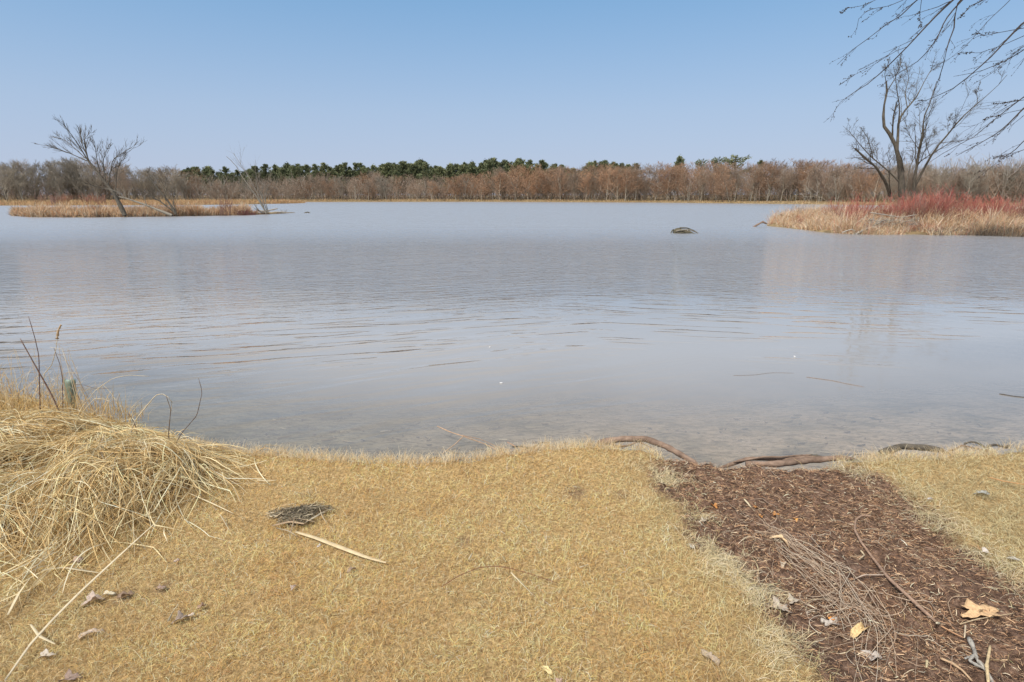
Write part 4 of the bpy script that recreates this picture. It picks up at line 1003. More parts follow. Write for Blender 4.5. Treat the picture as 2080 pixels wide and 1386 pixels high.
for i, (lab, pts, r, c) in enumerate([
    ('bent tan reed stalk sticking out of the shallows, the longest one', [wp(888, 866, .10), wp(915, 878, .09), wp(940, 886, .08), wp(985, 902, .02), wp(1012, 915, .0)], .0045, (.62, .42, .28)),
    ('reed stalk slanting down left from the bent tan reed', [wp(942, 886, .085), wp(925, 902, .04), wp(898, 922, 0)], .004, (.60, .42, .28)),
    ('thin reed running right below the bent tan reed', [wp(936, 884, .085), wp(975, 892, .05), wp(1020, 912, 0), wp(1055, 915, 0)], .003, (.50, .34, .24)),
    ('short reddish reed bits in the shallows left of the white reeds', [wp(1030, 898, .05), wp(1045, 906, .03), wp(1075, 916, 0)], .004, (.60, .36, .24)),
    ('dark broken reed stub beside the short reddish reed', [wp(1060, 915, .02), wp(1080, 908, .06), wp(1092, 915, .02)], .005, (.22, .15, .11)),
    ('white bleached reed bent like a roof at the turf edge', [ez(1140, 922, 0), ez(1158, 910, .03), ez(1172, 908, .03), ez(1190, 920, .0)], .004, (.85, .78, .66)),
    ('second bleached reed folded right of the roof-like one', [ez(1180, 905, .03), ez(1200, 908, .03), ez(1212, 916, 0)], .004, (.85, .76, .62)),
    ('thin straw drifting on calm water above the sandy shallows', [wp(1638, 766, .004), wp(1690, 773, .004), wp(1722, 780, .004), wp(1756, 786, .004)], .0028, (.40, .27, .18)),
    ('dark thin straw drifting left of the other floating straw', [wp(1490, 763, .003), wp(1530, 762, .003), wp(1570, 757, .003), wp(1612, 758, .003)], .0018, (.30, .24, .20)),
    ('dark stalk floating near the right frame edge', [wp(2030, 800, .004), wp(2060, 805, .004), wp(2090, 808, .004)], .005, (.10, .09, .08)),
    ('small dead weed stub poking out of the water by the turf left of center', [wp(527, 924, 0), wp(530, 914, .06), wp(536, 909, .08)], .004, (.16, .12, .09))]):
    curve_thing('reed', lab, 'reed', pts, r, r*.7, M_STRAWT, 5, 14, .06, c, seed=30+i)
for i, (u, v, lab) in enumerate([(1018, 779, 'tiny white petal afloat left of center, nearer the bank'), (995, 706, 'tiny white petal afloat left of center, farther out'), (1614, 725, 'tiny white petal afloat right of center by the tree reflection')]):
    g = G(); a = np.arange(8)/8*6.283
    V = np.vstack([np.stack([np.cos(a)*.018, np.sin(a)*.009, .004+0*a], 1), np.stack([np.cos(a)*.014, np.sin(a)*.006, .010+0*a], 1)])
    j = np.arange(8); j2 = (j+1) % 8; F = np.vstack([np.stack([j, j2, j2+8, j+8], 1), [[8, 9, 10, 11], [8, 11, 12, 15], [12, 13, 14, 15]]])
    link('petal', mesh_np('petal', V, F, M_LEAF, np.ones((16, 3))*.85), None, wp(u, v), i, label=lab, category='petal')
# submerged litter on the lake bed
rg = np.random.default_rng(77); n = 520; x = -2.4+7*rg.uniform(0, 1, n)**1.5; y = shore(x)+rg.uniform(.1, 2.4, n)**1.3*.7
k = 5; L = rg.uniform(.03, .22, n)*(rg.uniform(size=n)**.7); az = rg.normal(size=n)*.9; P = np.zeros((n, k, 3)); px, py = x, y
for j in range(k):
    P[:, j] = np.stack([px, py, H(px, py)+.012], 1); px = px+np.cos(az+.2*j)*L/k; py = py+np.sin(az+.2*j)*L/k
V, F, C = tubes(P, rg.uniform(.002, .009, n)[:, None]*np.array([.6, 1, 1, .9, .4])[None], 4, pal(n, [(.16, .15, .12), (.26, .21, .15), (.50, .42, .30), (.62, .55, .42)], [3, 3, 1.5, 1], .15, rg))
link('sunken_litter', mesh_np('sunken_litter', V, F, M_FIBRE, C), kind='stuff', label='dark sticks and leaves resting on the bed of the shallows', category='litter')

# sign post at the left
pb = aty(147, 868, 4.25); pt = aty(141, 770, 4.25)
po = bpy.data.objects.new('channel_post', None); COL.objects.link(po); po.location = pb
po['label'] = 'green metal channel post standing in straw at the water edge'; po['category'] = 'post'
def f_post(t, b):
    tc = N(t, 'ShaderNodeTexCoord'); z = N(t, 'ShaderNodeSeparateXYZ'); t.links.new(tc.outputs['Object'], z.inputs[0])
    f = mth(t, 'ADD', mth(t, 'MULTIPLY', z.outputs[2], 2.6), mth(t, 'MULTIPLY', noise(t, 22, 5, .7), .8))
    c = rampc(t, f, [(.75, (.42, .42, .36)), (1.05, (.24, .33, .27)), (1.25, (.20, .31, .25))])
    t.links.new(c, b.inputs['Base Color']); b.inputs['Metallic'].default_value = .1
M_POST = mat('painted_post', f_post, .5, .5)
hgt = pt[2]-pb[2]; w2 = .032
prof = [(-w2-.014, .0), (-w2, .0), (-w2+.006, .022), (w2-.006, .022), (w2, .0), (w2+.014, .0), (w2+.014, -.003), (w2-.002, -.003), (w2-.008, .019), (-w2+.008, .019), (-w2+.002, -.003), (-w2-.014, -.003)]
m_ = len(prof); nz = 14; V = []
for i in range(nz):
    z = hgt*i/(nz-1)
    V += [(a+(pt[0]-pb[0])*i/(nz-1), -b_, z) for a, b_ in prof]
F = []
for i in range(nz-1):
    for j in range(m_): F.append((i*m_+j, i*m_+(j+1) % m_, (i+1)*m_+(j+1) % m_, (i+1)*m_+j))
o_ = (nz-1)*m_
F += [(o_+0, o_+1, o_+10, o_+11), (o_+1, o_+2, o_+9, o_+10), (o_+2, o_+3, o_+8, o_+9), (o_+3, o_+4, o_+7, o_+8), (o_+4, o_+5, o_+6, o_+7)]
link('channel', mesh_np('channel', np.array(V), np.array(F), M_POST), po)
M_RUST = mat('rusty_steel', lambda t, b: t.links.new(rampc(t, noise(t, 60, 4), [(.3, (.05, .035, .03)), (.7, (.16, .09, .06))]), b.inputs['Base Color']), .7, .4)
for zz in (.93, .78, .62):
    c = np.array([w2+.016, -.004, hgt*zz]); P_ = np.array([c+[0, -.012, 0], c+[0, .012, 0]])
    V, F, _ = tubes(np.array([[c+[0, -.012, 0], c+[0, -.006, 0], c+[0, .006, 0], c+[0, .012, 0]]]), np.array([[.001, .011, .011, .001]]), 6)
    link('bolt', mesh_np('bolt', V, F, M_RUST), po)
# dark and pale stalks around the post
def st(lab, pts, y, r, c, name='stalk'):
    q = [aty(u, v, y) for u, v in pts]; b_ = q[-1].copy(); b_[2] = min(b_[2]-.05, float(H(b_[0:1], b_[1:2])[0])-.02)
    curve_thing(name, lab, 'stalk', q[::-1][:0]+[b_]+q[::-1], r*1.2, r*.6, M_STRAWT, 5, 18, .05, c)
DK, PA = (.20, .13, .11), (.78, .66, .46)
st('straight dark stalk reaching highest at the left edge', [(58, 643), (71, 687), (79, 723), (80, 775), (82, 850)], 3.75, .0035, DK)
st('long dark stalk leaning left across the post', [(41, 688), (79, 756), (104, 800), (124, 844), (135, 870)], 3.6, .005, (.26, .16, .12))
st('thin dark stalk curving up just left of the post', [(109, 706), (122, 741), (127, 770), (128, 840)], 3.9, .003, DK)
st('pale arched straw reaching right over the water from the post', [(306, 765), (264, 762), (230, 768), (194, 793), (164, 832), (158, 850)], 3.7, .0025, PA)
st('thin dark straw bending right beside the post', [(227, 789), (194, 790), (170, 782), (148, 781), (143, 840)], 3.9, .0018, DK)
st('bowed dark stem standing alone right of the straw heap', [(403, 768), (411, 796), (400, 844), (368, 881), (355, 905)], 3.35, .0028, (.24, .18, .15))
st('pale reed broken at a sharp angle over the heap', [(347, 838), (350, 814), (333, 800), (317, 802), (274, 855), (265, 880)], 3.4, .0035, PA)
st('short dark stem in front of the broken pale reed', [(337, 803), (347, 832), (344, 862), (342, 885)], 3.35, .003, (.25, .18, .13))
st('pale straw leaning left above the heap, under the arched one', [(228, 818), (210, 810), (192, 810), (170, 835), (160, 855)], 3.6, .003, PA)
st('short dark stem on the crest between the two straw heaps', [(260, 840), (268, 850), (276, 868)], 3.5, .003, DK)
sh = bpy.data.objects.new('reed_stalk', None); COL.objects.link(sh); sh.location = aty(88, 850, 3.8)
sh['label'] = 'pale stalk with a fuzzy tan seed head left of the post'; sh['category'] = 'stalk'
curve_thing('stem', '', '', [aty(86, 860, 3.8), aty(88, 762, 3.8), aty(106, 741, 3.8), aty(115, 702, 3.8), aty(117, 680, 3.8)], .003, .002, M_STRAWT, 5, 16, .05, PA, parent=sh)
curve_thing('seed_head', '', '', [aty(116, 688, 3.8), aty(118, 672, 3.8), aty(124, 660, 3.8)], .010, .006, M_STRAWT, 8, 10, .25, (.62, .45, .28), parent=sh)
# wispy seed stems
g = G(); rg = np.random.default_rng(41); n = 60; u = rg.uniform(-60, 150, n); v0 = rg.uniform(690, 800, n); pts = []
for i in range(n):
    y = rg.uniform(3.7, 4.2); a = aty(u[i], v0[i], y); b_ = np.array([a[0]+rg.normal()*.06, y+rg.normal()*.05, float(H(a[0:1], np.array([y]))[0])-.02])
    m = (a+b_)/2+rg.normal(size=3)*.02; pts.append(resample([b_, m, a, a+np.array([rg.normal()*.05, 0, rg.uniform(-.05, .01)])], 8))
V, F, C = tubes(np.array(pts), np.linspace(.0022, .001, 8)[None]*np.ones((n, 1)), 3, pal(n, [(.72, .55, .32), (.55, .38, .22), (.8, .7, .5)], [1, 1, 1], .1, rg))
link('seed_stems', mesh_np('seed_stems', V, F, M_FIBRE, C), kind='stuff', label='thin dry weed stems rising above the yellow grass at the left edge', category='grass')

# debris nest and reed leaf on the turf
nest_c = gp(607, 1052, 0); ne = bpy.data.objects.new('debris_clump', None); COL.objects.link(ne); ne.location = nest_c
ne['label'] = 'dark matted clump of dead reeds and mud on the turf'; ne['category'] = 'debris'
rg = np.random.default_rng(8); n = 2000
a = rg.uniform(0, 6.28, n); r = np.sqrt(rg.uniform(0, 1, n)); jj = 1+.35*np.sin(3*a)+.25*np.sin(5*a+1)+.15*rg.normal(size=n); dx = np.cos(a)*r*.12*jj; dy = np.sin(a)*r*.075*jj+.25*dx
x = nest_c[0]+dx; y = nest_c[1]+dy
hm = .030*(1-r*r)+.006; k = 4; az = rg.normal(size=n)*.8+.3; L = rg.uniform(.01, .06, n); az = az+np.where(rg.uniform(size=n) < .3, 1.3, 0); P = np.zeros((n, k, 3)); px, py = x, y
z0 = H(x, y)+rg.uniform(0, 1, n)*hm+.018
for j in range(k):
    P[:, j] = np.stack([px, py, z0+rg.normal(size=n)*.002], 1); px = px+np.cos(az)*L/k; py = py+np.sin(az)*L/k
dmy = 0
V, F, C = ribbons(P-nest_c, rg.uniform(.0015, .005, n)[:, None]*np.ones((1, k)), unit(rg.normal(size=(n, 3))+[0, 0, 0]), pal(n, [(.20, .17, .11), (.32, .27, .19), (.10, .08, .06), (.55, .47, .33)], [3, 3, 2, 2], .1, rg))
link('matted_mud', mesh_np('matted_mud', V, F, M_FIBRE, C), ne, kind='stuff')
for i, (pts, W, c) in enumerate([([(552, 1068), (590, 1059), (618, 1064)], .016, (.60, .44, .28)), ([(556, 1052), (578, 1038), (606, 1028)], .009, (.74, .60, .38)), ([(598, 1050), (622, 1034), (646, 1016)], .005, (.66, .56, .38)),
                                 ([(618, 1062), (640, 1050), (658, 1040)], .010, (.52, .45, .33)), ([(588, 1088), (596, 1062), (602, 1036)], .006, (.40, .31, .21)), ([(560, 1072), (585, 1078), (604, 1090)], .005, (.46, .39, .28)), ([(575, 1060), (600, 1052), (640, 1060)], .007, (.5, .4, .27)), ([(648, 1030), (655, 1050), (664, 1062)], .005, (.6, .5, .34))]):
    strap('reed_blade', '', '', [gp(u, v, .036) for u, v in pts], W, c, 10, .0015, ne, .25, seed=i)
strap('reed_leaf', 'flat bleached reed leaf stretching right from the dark clump', 'leaf', [gp(600, 1080, .032), gp(640, 1092, .032), (gp(700, 1115, .030)), gp(745, 1132, .03), gp(784, 1143, .024)], .019, (.80, .66, .42), 20, .002, None, .35, seed=4)
strap('dead_stalk', 'long pale stalk lying across the lower left turf', 'stalk', [gp(10, 1382, .035), gp(60, 1310, .035), gp(110, 1255, .04), gp(165, 1200, .04), gp(230, 1140, .04), gp(290, 1085, .05), gp(318, 1060, .06)], .009, (.86, .76, .55), 24, .003, None, .6, seed=9)
curve_thing('thin_twig', 'thin dark twig arching over the middle of the turf', 'twig', [gp(896, 1193, .02), gp(931, 1170, .045), gp(974, 1153, .06), gp(1010, 1150, .065), gp(1046, 1157, .06), gp(1090, 1170, .045), gp(1133, 1185, .025)], .0018, .0014, M_STRAWT, 5, 24, .05, (.26, .12, .07))
for i, (lab, pts, W) in enumerate([
    ('pale forked straw below the arching dark twig', [(1038, 1163), (1060, 1185), (1084, 1209)], .008),
    ('small pale straw scrap on the turf right of center', [(1178, 1152), (1195, 1146)], .010), ('short straw on the turf above the arching twig', [(952, 1136), (960, 1124)], .008),
    ('pale kinked straw on the turf under the left heap', [(84, 1158), (130, 1152), (165, 1158), (200, 1163)], .012),
    ('broad pale straw blade lying at the far left', [(16, 1248), (38, 1205), (60, 1175)], .016), ('pale straw bent at the lower left edge', [(62, 1268), (80, 1292), (112, 1308)], .010),
    ('yellow straw standing on the turf at lower left', [(341, 1262), (352, 1243), (362, 1228)], .007), ('thin straw just right of the heap foot', [(447, 1045), (458, 1062), (467, 1078)], .007),
    ('long straw poking right out of the heap foot', [(380, 1000), (430, 1022), (474, 1043)], .006), ('pale straw on the mud near the top of the path', [(1511, 1013), (1519, 1022), (1526, 1031)], .010),
    ('curling pale stalk on turf beside the heap', [(452, 970), (472, 985), (482, 1005), (488, 1020)], .005), ('faint straw lying on turf above the dark clump', [(520, 975), (545, 977), (562, 975)], .007)]):
    strap('straw', lab, 'straw', [gp(u, v, .035 if v < 2000 and u < 1400 else .02) for u, v in pts], W, (.84, .73, .50), 12, .0015, None, .4, seed=20+i)

# dead leaves
GREY, BRN, TAN_, ORG = (.42, .39, .36), (.30, .20, .15), (.74, .54, .34), (.56, .29, .11)
LV = [
 (1993, 1243, .15, TAN_, 'large crumpled tan leaf on the mud at lower right', 4, .35, 0.1, 1.9), (1773, 1335, .085, (.56, .54, .54), 'curled silver grey leaf on mud at the bottom edge', 3, .9, .2, 1.5),
 (1590, 1146, .050, (.66, .60, .52), 'small whitish curled leaf arched on the mud left of the thread bundle', 2, 1.6, 1.2, 1.5), (1580, 1235, .105, (.50, .46, .42), 'torn grey leaf at the ragged edge between turf and mud', 6, .9, -.3, 1.6),
 (1612, 1220, .065, (.52, .49, .45), 'small grey leaf just right of the torn grey leaf', 4, .9, .5, 1.3), (1452, 1028, .050, ORG, 'orange leaf scrap nearest the turf on the path', 3, .8, 2, 1.4), (1535, 1030, .034, ORG, 'small orange scrap second from the left on the path', 3, .7, .3, 1.2),
 (1546, 1048, .040, ORG, 'orange scrap just below the second one on the path', 4, .8, 1, 1.2), (1577, 1045, .050, ORG, 'widest orange leaf scrap in the middle of the path', 4, .6, .1, 1.3), (1617, 1056, .038, (.78, .45, .16), 'orange scrap farthest right on the path', 3, .9, 1.5, 1.2),
 (1690, 1257, .035, (.80, .36, .10), 'bright orange scrap among the pale threads low on the mud', 3, .6, .5, 1.3), (1750, 1281, .070, (.76, .60, .34), 'yellow folded leaf right of the thread bundle', 2, 1.5, .5, 2.3),
 (1583, 1096, .060, (.80, .64, .44), 'pale narrow husk at the head of the thread bundle', 2, 1.2, -.7, 2.6), (1690, 1268, .080, (.50, .49, .49), 'grey shrivelled leaf under the bright orange scrap', 5, .8, -.1, 1.9),
 (1995, 1002, .085, (.34, .37, .38), 'blue-grey leaf on the right-hand turf near the water', 2, .5, -.3, 2.2), (1890, 1013, .040, (.45, .46, .50), 'small blue-grey leaf at the right turf edge above the path', 3, .6, 0, 1.5),
 (2003, 1122, .060, (.55, .54, .55), 'grey leaf at the lower border of the right turf', 3, .8, -.4, 1.8), (2062, 1137, .060, (.40, .42, .44), 'blue-grey leaf at the right frame edge below the turf', 3, .7, -.5, 2),
 (188, 1219, .100, (.48, .42, .40), 'largest curled grey leaf on the lower left turf', 4, 1.0, .6, 1.6), (219, 1206, .060, (.62, .60, .50), 'pale leaf right of the largest curled grey leaf', 3, .7, .1, 1.7), (256, 1209, .070, (.26, .20, .16), 'dark brown leaf on the lower left turf', 3, 1.0, .5, 1.8),
 (326, 1195, .055, (.32, .25, .22), 'brown leaf beside a yellow tuft on the left turf', 4, .9, .2, 1.4), (367, 1256, .075, (.30, .26, .24), 'dark grey-brown crumpled leaf in the lower left turf', 5, 1.0, .7, 1.7), (388, 1250, .040, (.55, .50, .46), 'small pale leaf touching the dark crumpled leaf', 3, .8, .2, 1.2),
 (409, 1232, .050, (.34, .25, .20), 'brown leaf up and right of the dark crumpled leaf', 3, 1.1, .9, 1.5), (596, 1193, .045, (.46, .40, .38), 'grey leaf on the turf below the dark clump', 4, .9, 1.2, 1.5), (182, 1287, .075, (.52, .46, .42), 'long grey-tan leaf near the long pale stalk', 2, .8, .6, 2.2),
 (94, 1331, .070, (.52, .50, .47), 'grey leaf in the bottom left corner', 3, .7, .4, 1.6), (142, 1378, .080, (.30, .24, .22), 'dark leaf cut by the bottom frame at left', 4, .9, .1, 1.7), (155, 1141, .080, (.38, .30, .27), 'brown crinkled leaf under the straw heap', 5, 1.0, .1, 1.6),
 (358, 1140, .045, (.42, .36, .33), 'small grey leaf right of the heap foot', 4, .9, .4, 1.3), (649, 1109, .040, (.50, .49, .50), 'small silver leaf just under the bleached reed leaf', 3, .8, .8, 1.2), (715, 1157, .045, (.36, .29, .24), 'rolled brown leaf below the tip of the reed leaf', 2, 1.4, .7, 1.8),
 (130, 1067, .060, (.34, .28, .25), 'brown leaf lodged in the lower straw heap', 4, .9, .4, 1.3), (1110, 1360, .060, (.70, .62, .36), 'pale yellow leaf at the bottom center of the turf', 2, .7, -.9, 1.8), (1428, 1058, .060, (.44, .41, .36), 'grey leaf on the turf where the path begins', 3, .7, .3, 1.4),
 (1406, 1110, .055, (.45, .45, .42), 'small grey-green leaf on turf left of the path', 3, .7, 1.1, 1.3), (1440, 1335, .085, (.40, .35, .30), 'grey-brown leaf in the turf near the bottom edge left of the path', 3, .8, -.8, 1.9), (1135, 1385, .05, (.42, .32, .30), 'small brown leaf at the bottom edge right of the pale yellow one', 4, .8, 0, 1.2),
]
for i, (u, v, sz, c, lab, lb, cu, rz, el) in enumerate(LV):
    onmud = u > 1440 and v > 1010 and not (u > 1870 and v < 1150) and lab.find('turf near the bottom') < 0
    leaf('dead_leaf', lab, u, v, sz*(.56 if onmud else .44), np.array(c)*np.array([1.0, .93, .82])*(1 if onmud else 1.12), 100+i, lb, cu, rz, .012 if onmud else .020, el)

# sticks on the mud
curve_thing('hooked_stick', 'long smooth stick with a hooked end lying on the mud', 'stick', [gp(u, v, .022) for u, v in [(1769, 1049), (1752, 1046), (1738, 1056), (1736, 1077), (1750, 1103), (1777, 1139), (1805, 1175), (1839, 1206), (1869, 1234), (1901, 1263)]], .0045, .0075, M_STRAWT, 8, 30, .05, (.46, .31, .22))
curve_thing('pale_husk', 'small upright pale husk at the lower end of the hooked stick', 'husk', [gp(1907, 1266, .01), gp(1905, 1266, .035), gp(1902, 1266, .06)], .006, .005, M_STRAWT, 6, 8, .15, (.85, .74, .52))
curve_thing('short_stick', 'short pale twig crossing the middle of the hooked stick', 'stick', [gp(1738, 1175, .02), gp(1755, 1168, .025), gp(1796, 1168, .02)], .003, .003, M_STRAWT, 5, 12, .08, (.60, .48, .38))
curve_thing('yellow_stick', 'pale yellow stick standing out at the lower right corner', 'stick', [gp(2011, 1313, .03), gp(2008, 1332, .03), gp(2004, 1352, .03), gp(2008, 1390, .03)], .005, .006, M_STRAWT, 7, 16, .10, (.80, .62, .36))
li = bpy.data.objects.new('lichen_branch', None); COL.objects.link(li); li.location = gp(1975, 1330, 0)
li['label'] = 'grey lichen-covered forked branch beside the yellow stick'; li['category'] = 'branch'
for pts, r in [([(1968, 1296), (1978, 1318), (1984, 1340), (2002, 1360), (2020, 1392)], .008), ([(1982, 1328), (1968, 1342), (1985, 1352), (2002, 1360)], .006), ([(1960, 1338), (1975, 1332)], .004)]:
    curve_thing('limb', '', '', [gp(u, v, .016) for u, v in pts], r, r*.7, M_STRAWT, 7, 18, .22, (.50, .47, .41), parent=li, seed=int(r*1000))
for i, (lab, pts, r, c) in enumerate([
    ('reddish root running from the pale husk toward the lichen branch', [(1912, 1272), (1935, 1285), (1958, 1296)], .0035, (.62, .36, .20)), ('thin pale stem under the large tan leaf', [(1950, 1268), (1985, 1258), (2060, 1246)], .0025, (.70, .54, .34)),
    ('short pale peg left of the yellow stick', [(1961, 1270), (1960, 1285), (1959, 1296)], .004, (.74, .6, .42)), ('curved thin twig left of the large tan leaf', [(1966, 1212), (1935, 1212), (1925, 1225), (1932, 1248), (1938, 1262)], .0022, (.52, .38, .26)),
    ('flat yellowish root piece at the bottom right', [(1910, 1337), (1935, 1348), (1955, 1362), (1975, 1384)], .005, (.66, .46, .28)), ('hooked thin root in the mid mud below the stick', [(1770, 1190), (1795, 1232), (1815, 1270), (1820, 1300), (1802, 1325)], .0024, (.60, .42, .28)),
    ('little pale peg at the bottom of the mud', [(1883, 1342), (1882, 1356)], .005, (.72, .6, .36)), ('arching straw over the mud near the top of the path', [(1405, 915), (1415, 935), (1413, 955), (1400, 975)], .0016, (.75, .58, .34)),
    ('orange root streak on the right turf', [(2010, 970), (2040, 978), (2085, 985)], .004, (.66, .38, .18)), ('stub of pale twig at the top left of the hooked stick', [(1748, 1118), (1756, 1128), (1745, 1136)], .004, (.72, .58, .38))]):
    curve_thing('root_piece', lab, 'root', [gp(u, v, .02 if u < 2005 or v > 1000 else .04) for u, v in pts], r, r*.7, M_STRAWT, 6, 14, .08, c, seed=60+i)
# bundle of pale threads
tb = bpy.data.objects.new('thread_bundle', None); COL.objects.link(tb); tb.location = gp(1640, 1140, 0)
tb['label'] = 'tangled bundle of pale thread-like roots trailing down the mud'; tb['category'] = 'roots'
rg = np.random.default_rng(17); core = np.array([gp(u, v) for u, v in [(1545, 1061), (1579, 1092), (1634, 1131), (1690, 1181), (1712, 1215), (1738, 1255), (1735, 1300), (1730, 1370)]]); core = resample(core, 40)
Q = []
for i in range(85):
    a = int(rg.integers(0, 26)); b_ = min(39, a+int(rg.integers(6, 20))); seg = core[a:b_+1]
    sp = .02+.10*(a/26)
    o1, o2 = rg.normal(size=2)*sp, rg.normal(size=2)*(sp*1.3); t = np.linspace(0, 1, len(seg))[:, None]
    w = seg[:, :2]*1.0+o1*(1-t)+o2*t+np.sin(t*rg.uniform(2, 7)+rg.uniform(0, 6))*rg.normal(size=2)*.035
    z = H(w[:, 0], w[:, 1])+.012+.03*np.sin(t[:, 0]*3.14)*rg.uniform()
    Q.append(resample(np.c_[w, z], 12))
for i in range(60):   # stray loops
    c = core[int(rg.integers(5, 34))][:2]+rg.normal(size=2)*.09; r0 = rg.uniform(.02, .07); a0 = rg.uniform(0, 6.3); t = np.linspace(0, rg.uniform(2, 5), 16)
    w = c+np.stack([np.cos(t+a0)*r0, np.sin(t+a0)*r0*.7], 1)+np.outer(t, rg.normal(size=2)*.015); Q.append(resample(np.c_[w, H(w[:, 0], w[:, 1])+.014+.015*rg.uniform()], 12))
Q = np.array(Q); V, F, C = tubes(Q-np.array(tb.location), rg.uniform(.0006, .0014, len(Q))[:, None]*np.ones((1, 12)), 3, pal(len(Q), [(.70, .56, .42), (.52, .38, .27), (.80, .70, .56)], [2, 1.5, 1], .1, rg))
link('threads', mesh_np('threads', V, F, M_FIBRE, C), tb, kind='stuff')

# ------------------------------------------------------------------ wood in the lake
stp = onz(1392, 474, WZ); stl = stp[1]/FPX
bm_pts = []
K = 14; t = np.linspace(0, 1, K); sides = 14
prof = np.array([.02, .62, .85, .95, 1, .98, .95, .9, .82, .72, .6, .42, .2, .02])
rg = np.random.default_rng(3); V = []
for i in range(K):
    a = np.arange(sides)/sides*6.283
    rr = prof[i]*(1+.16*np.sin(5*a+i*.5)+.08*rg.normal(size=sides))
    V.append(np.stack([(t[i]-.5)*1.30+0*a, np.cos(a)*rr*.34, np.sin(a)*rr*.27*(1-.25*t[i])+.03-.10*t[i]], 1))
V = np.concatenate(V); b = np.arange(K-1)[:, None]*sides; j = np.arange(sides)[None]; j2 = (j+1) % sides
F = np.stack([b+j, b+j2, b+sides+j2, b+sides+j], -1).reshape(-1, 4)
so_ = bpy.data.objects.new('floating_stump', None); COL.objects.link(so_); so_.location = stp+np.array([0, .2, .0]); so_['label'] = 'dark waterlogged stump lying low in open water'; so_['category'] = 'stump'
M_STUMP = bark('mossy_stump', (.035, .035, .025), (.20, .17, .11), 5, stretch=False)
link('log_body', mesh_np('log_body', V, F, M_STUMP, None, True), so_)
for i, pts in enumerate([[(-.55, -.33, .12), (-.2, -.38, .2), (.2, -.34, .2), (.6, -.2, .05), (.85, -.1, -.05)], [(-.5, -.35, .02), (0, -.40, .06), (.5, -.3, .0)], [(-.3, -.1, .28), (.1, -.1, .28), (.5, -.05, .14), (.75, 0, .0)], [(-.62, -.1, .2), (-.72, -.1, .1), (-.8, -.1, -.05)]]):
    P = resample(np.array(pts), 12)[None]; V, F, _ = tubes(P, np.linspace(.045, .02, 12)[None], 6); link('root_ridge', mesh_np('root_ridge', V, F, M_DEAD if i < 1 else M_STUMP, None, True), so_)
def wl(name, lab, pts, y, r0, r1, m=None, seed=0):
    q = [aty(u, v, y) for u, v in pts]; curve_thing(name, lab, 'driftwood', q, r0, r1, m or M_DRIFT, 7, 14, .12, seed=seed)
yy = onz(1545, 461, WZ)[1]
wl('drift_log', 'short tan log end poking out of the water off the right island tip', [(1530, 462), (1540, 456), (1549, 451), (1558, 455)], yy, .07, .06, M_ROOT)
wl('drift_log', 'brown broken log jutting left from the grass of the right island tip', [(1585, 436), (1598, 439), (1614, 445), (1630, 450)], yy+2.5, .07, .05, M_ROOT)
y0 = onz(1770, 476, WZ)[1]-.1
for i, (lab, pts, r) in enumerate([('bleached forked trunk at the waterline of the right island, left arm', [(1738, 476), (1751, 469), (1764, 464), (1778, 461)], .075), ('bleached branch dipping right into the water below the red brambles', [(1772, 461), (1785, 467), (1798, 474)], .06),
                             ('small bleached branch left of the forked trunk on the right island', [(1710, 473), (1720, 469), (1730, 466), (1738, 470)], .04), ('thin pale branch lying over the tangle on the right island', [(1775, 458), (1800, 446), (1822, 452)], .03),
                             ('upright pale snag in the tangle at the right island waterline', [(1811, 477), (1811, 470), (1812, 462)], .10), ('pale stick slanting right of the upright snag', [(1820, 474), (1830, 464), (1842, 458)], .03), ('long grey branch across the reeds above the tangle', [(1768, 432), (1800, 437), (1832, 442), (1862, 436)], .03)]):
    wl('drift_branch', lab, pts, y0+(.5 if i > 2 else 0), r, r*.6, seed=i)
g = G(); rg = np.random.default_rng(29); Q = []
for i in range(170):
    u, v = rg.uniform(1755, 1865), rg.uniform(444, 474); a = aty(u, v, y0+rg.uniform(.2, 1.0)); d = unit(np.array([rg.normal(), rg.normal()*.3, rg.normal()*.5])); L = rg.uniform(.3, 1.1); Q.append(resample([a-d*L/2, a+rg.normal(size=3)*.06, a+d*L/2], 6))
V, F, _ = tubes(np.array(Q), np.linspace(.018, .008, 6)[None]*np.ones((len(Q), 1)), 3)
link('stick_tangle', mesh_np('stick_tangle', V, F, M_DRIFT), kind='stuff', label='tangle of grey sticks at the waterline under the island thicket', category='sticks')
yy = onz(560, 434, WZ)[1]
wl('drift_log', 'pale log propped up at the right end of the left island', [(534, 431), (548, 427), (564, 424)], yy, .10, .06)
wl('drift_log', 'long flat log reaching right into the lake from the left island', [(538, 434), (560, 431), (586, 432)], yy-.3, .10, .05)
wl('drift_log', 'short crossed log under the propped one on the left island', [(528, 428), (545, 431), (556, 434)], yy-.6, .09, .06)
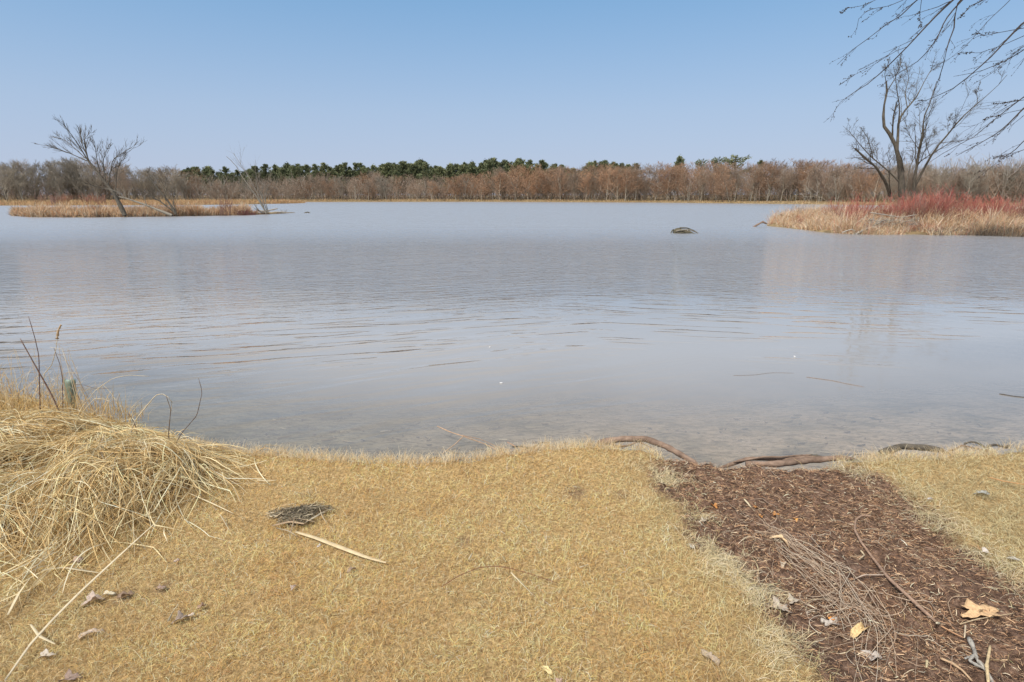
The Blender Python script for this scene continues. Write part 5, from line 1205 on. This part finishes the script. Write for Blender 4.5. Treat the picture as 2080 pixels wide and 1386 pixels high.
wl('snag', 'tiny snag sticking out of the lake right of the left island', [(618, 433.5), (624, 431), (630, 433)], onz(625, 433, WZ)[1], .09, .05, M_STUMP)

# washed-up bits along the water line
rg = np.random.default_rng(97); n = 1300; x = rg.uniform(-2.3, 4.4, n); y = shore(x)+.03+np.abs(rg.normal(size=n))*.10; k = 4
den = .35+.9*vnoise(x, x*0, .3, 12)+.5*sstep(.0, .6, x); ok = rg.uniform(size=n) < den; x, y = x[ok], y[ok]; n = len(x)
L = .02+.16*rg.uniform(size=n)**3; az = rg.normal(size=n)*.6; P = np.zeros((n, k, 3)); px, py = x, y; z0 = WZ+rg.uniform(.002, .02, n)
for j in range(k):
    P[:, j] = np.stack([px, py, z0+.01*j*rg.normal(size=n)*.5], 1); px = px+np.cos(az+.15*j)*L/k; py = py+np.sin(az+.15*j)*L/k
V, F, C = tubes(P, rg.uniform(.0015, .005, n)[:, None]*np.array([.7, 1, .9, .4])[None], 4, pal(n, [(.14, .10, .07), (.28, .19, .13), (.55, .42, .28), (.72, .62, .46)], [3, 3, 2, 1.2], .15, rg))
link('washed_litter', mesh_np('washed_litter', V, F, M_FIBRE, C), kind='stuff', label='twig and straw bits washed up along the near water line', category='litter')
# finer roots and snags strung along the bank edge
for i, (lab, a, b_, r, m_, z) in enumerate([
    ('thin dark root running along the bank edge left of center', 870, 945, .007, M_ROOT, .0), ('grey twig on the bank edge just left of the roof-shaped reed', 1040, 1120, .006, M_BARK, .03),
    ('slim brown root beside the thick peeled root on the bank', 1240, 1330, .008, M_ROOT, .03), ('slim pale root trailing right of the twisted roots on the bank', 1690, 1775, .008, M_DRIFT, .03),
    ('thin brown twig right of the half-buried log on the bank edge', 1935, 2010, .007, M_ROOT, .04), ('grey root curving at the far right end of the bank edge', 2010, 2080, .010, M_BARK, .04)]):
    us = np.linspace(a, b_, 5); curve_thing('bank_root', lab, 'root', [se(u, 930, .05+.03*math.sin(k_*2+i), z+.008*math.sin(k_*1.7+i)) for k_, u in enumerate(us)], r, r*.6, m_, 7, 18, .10, seed=80+i)
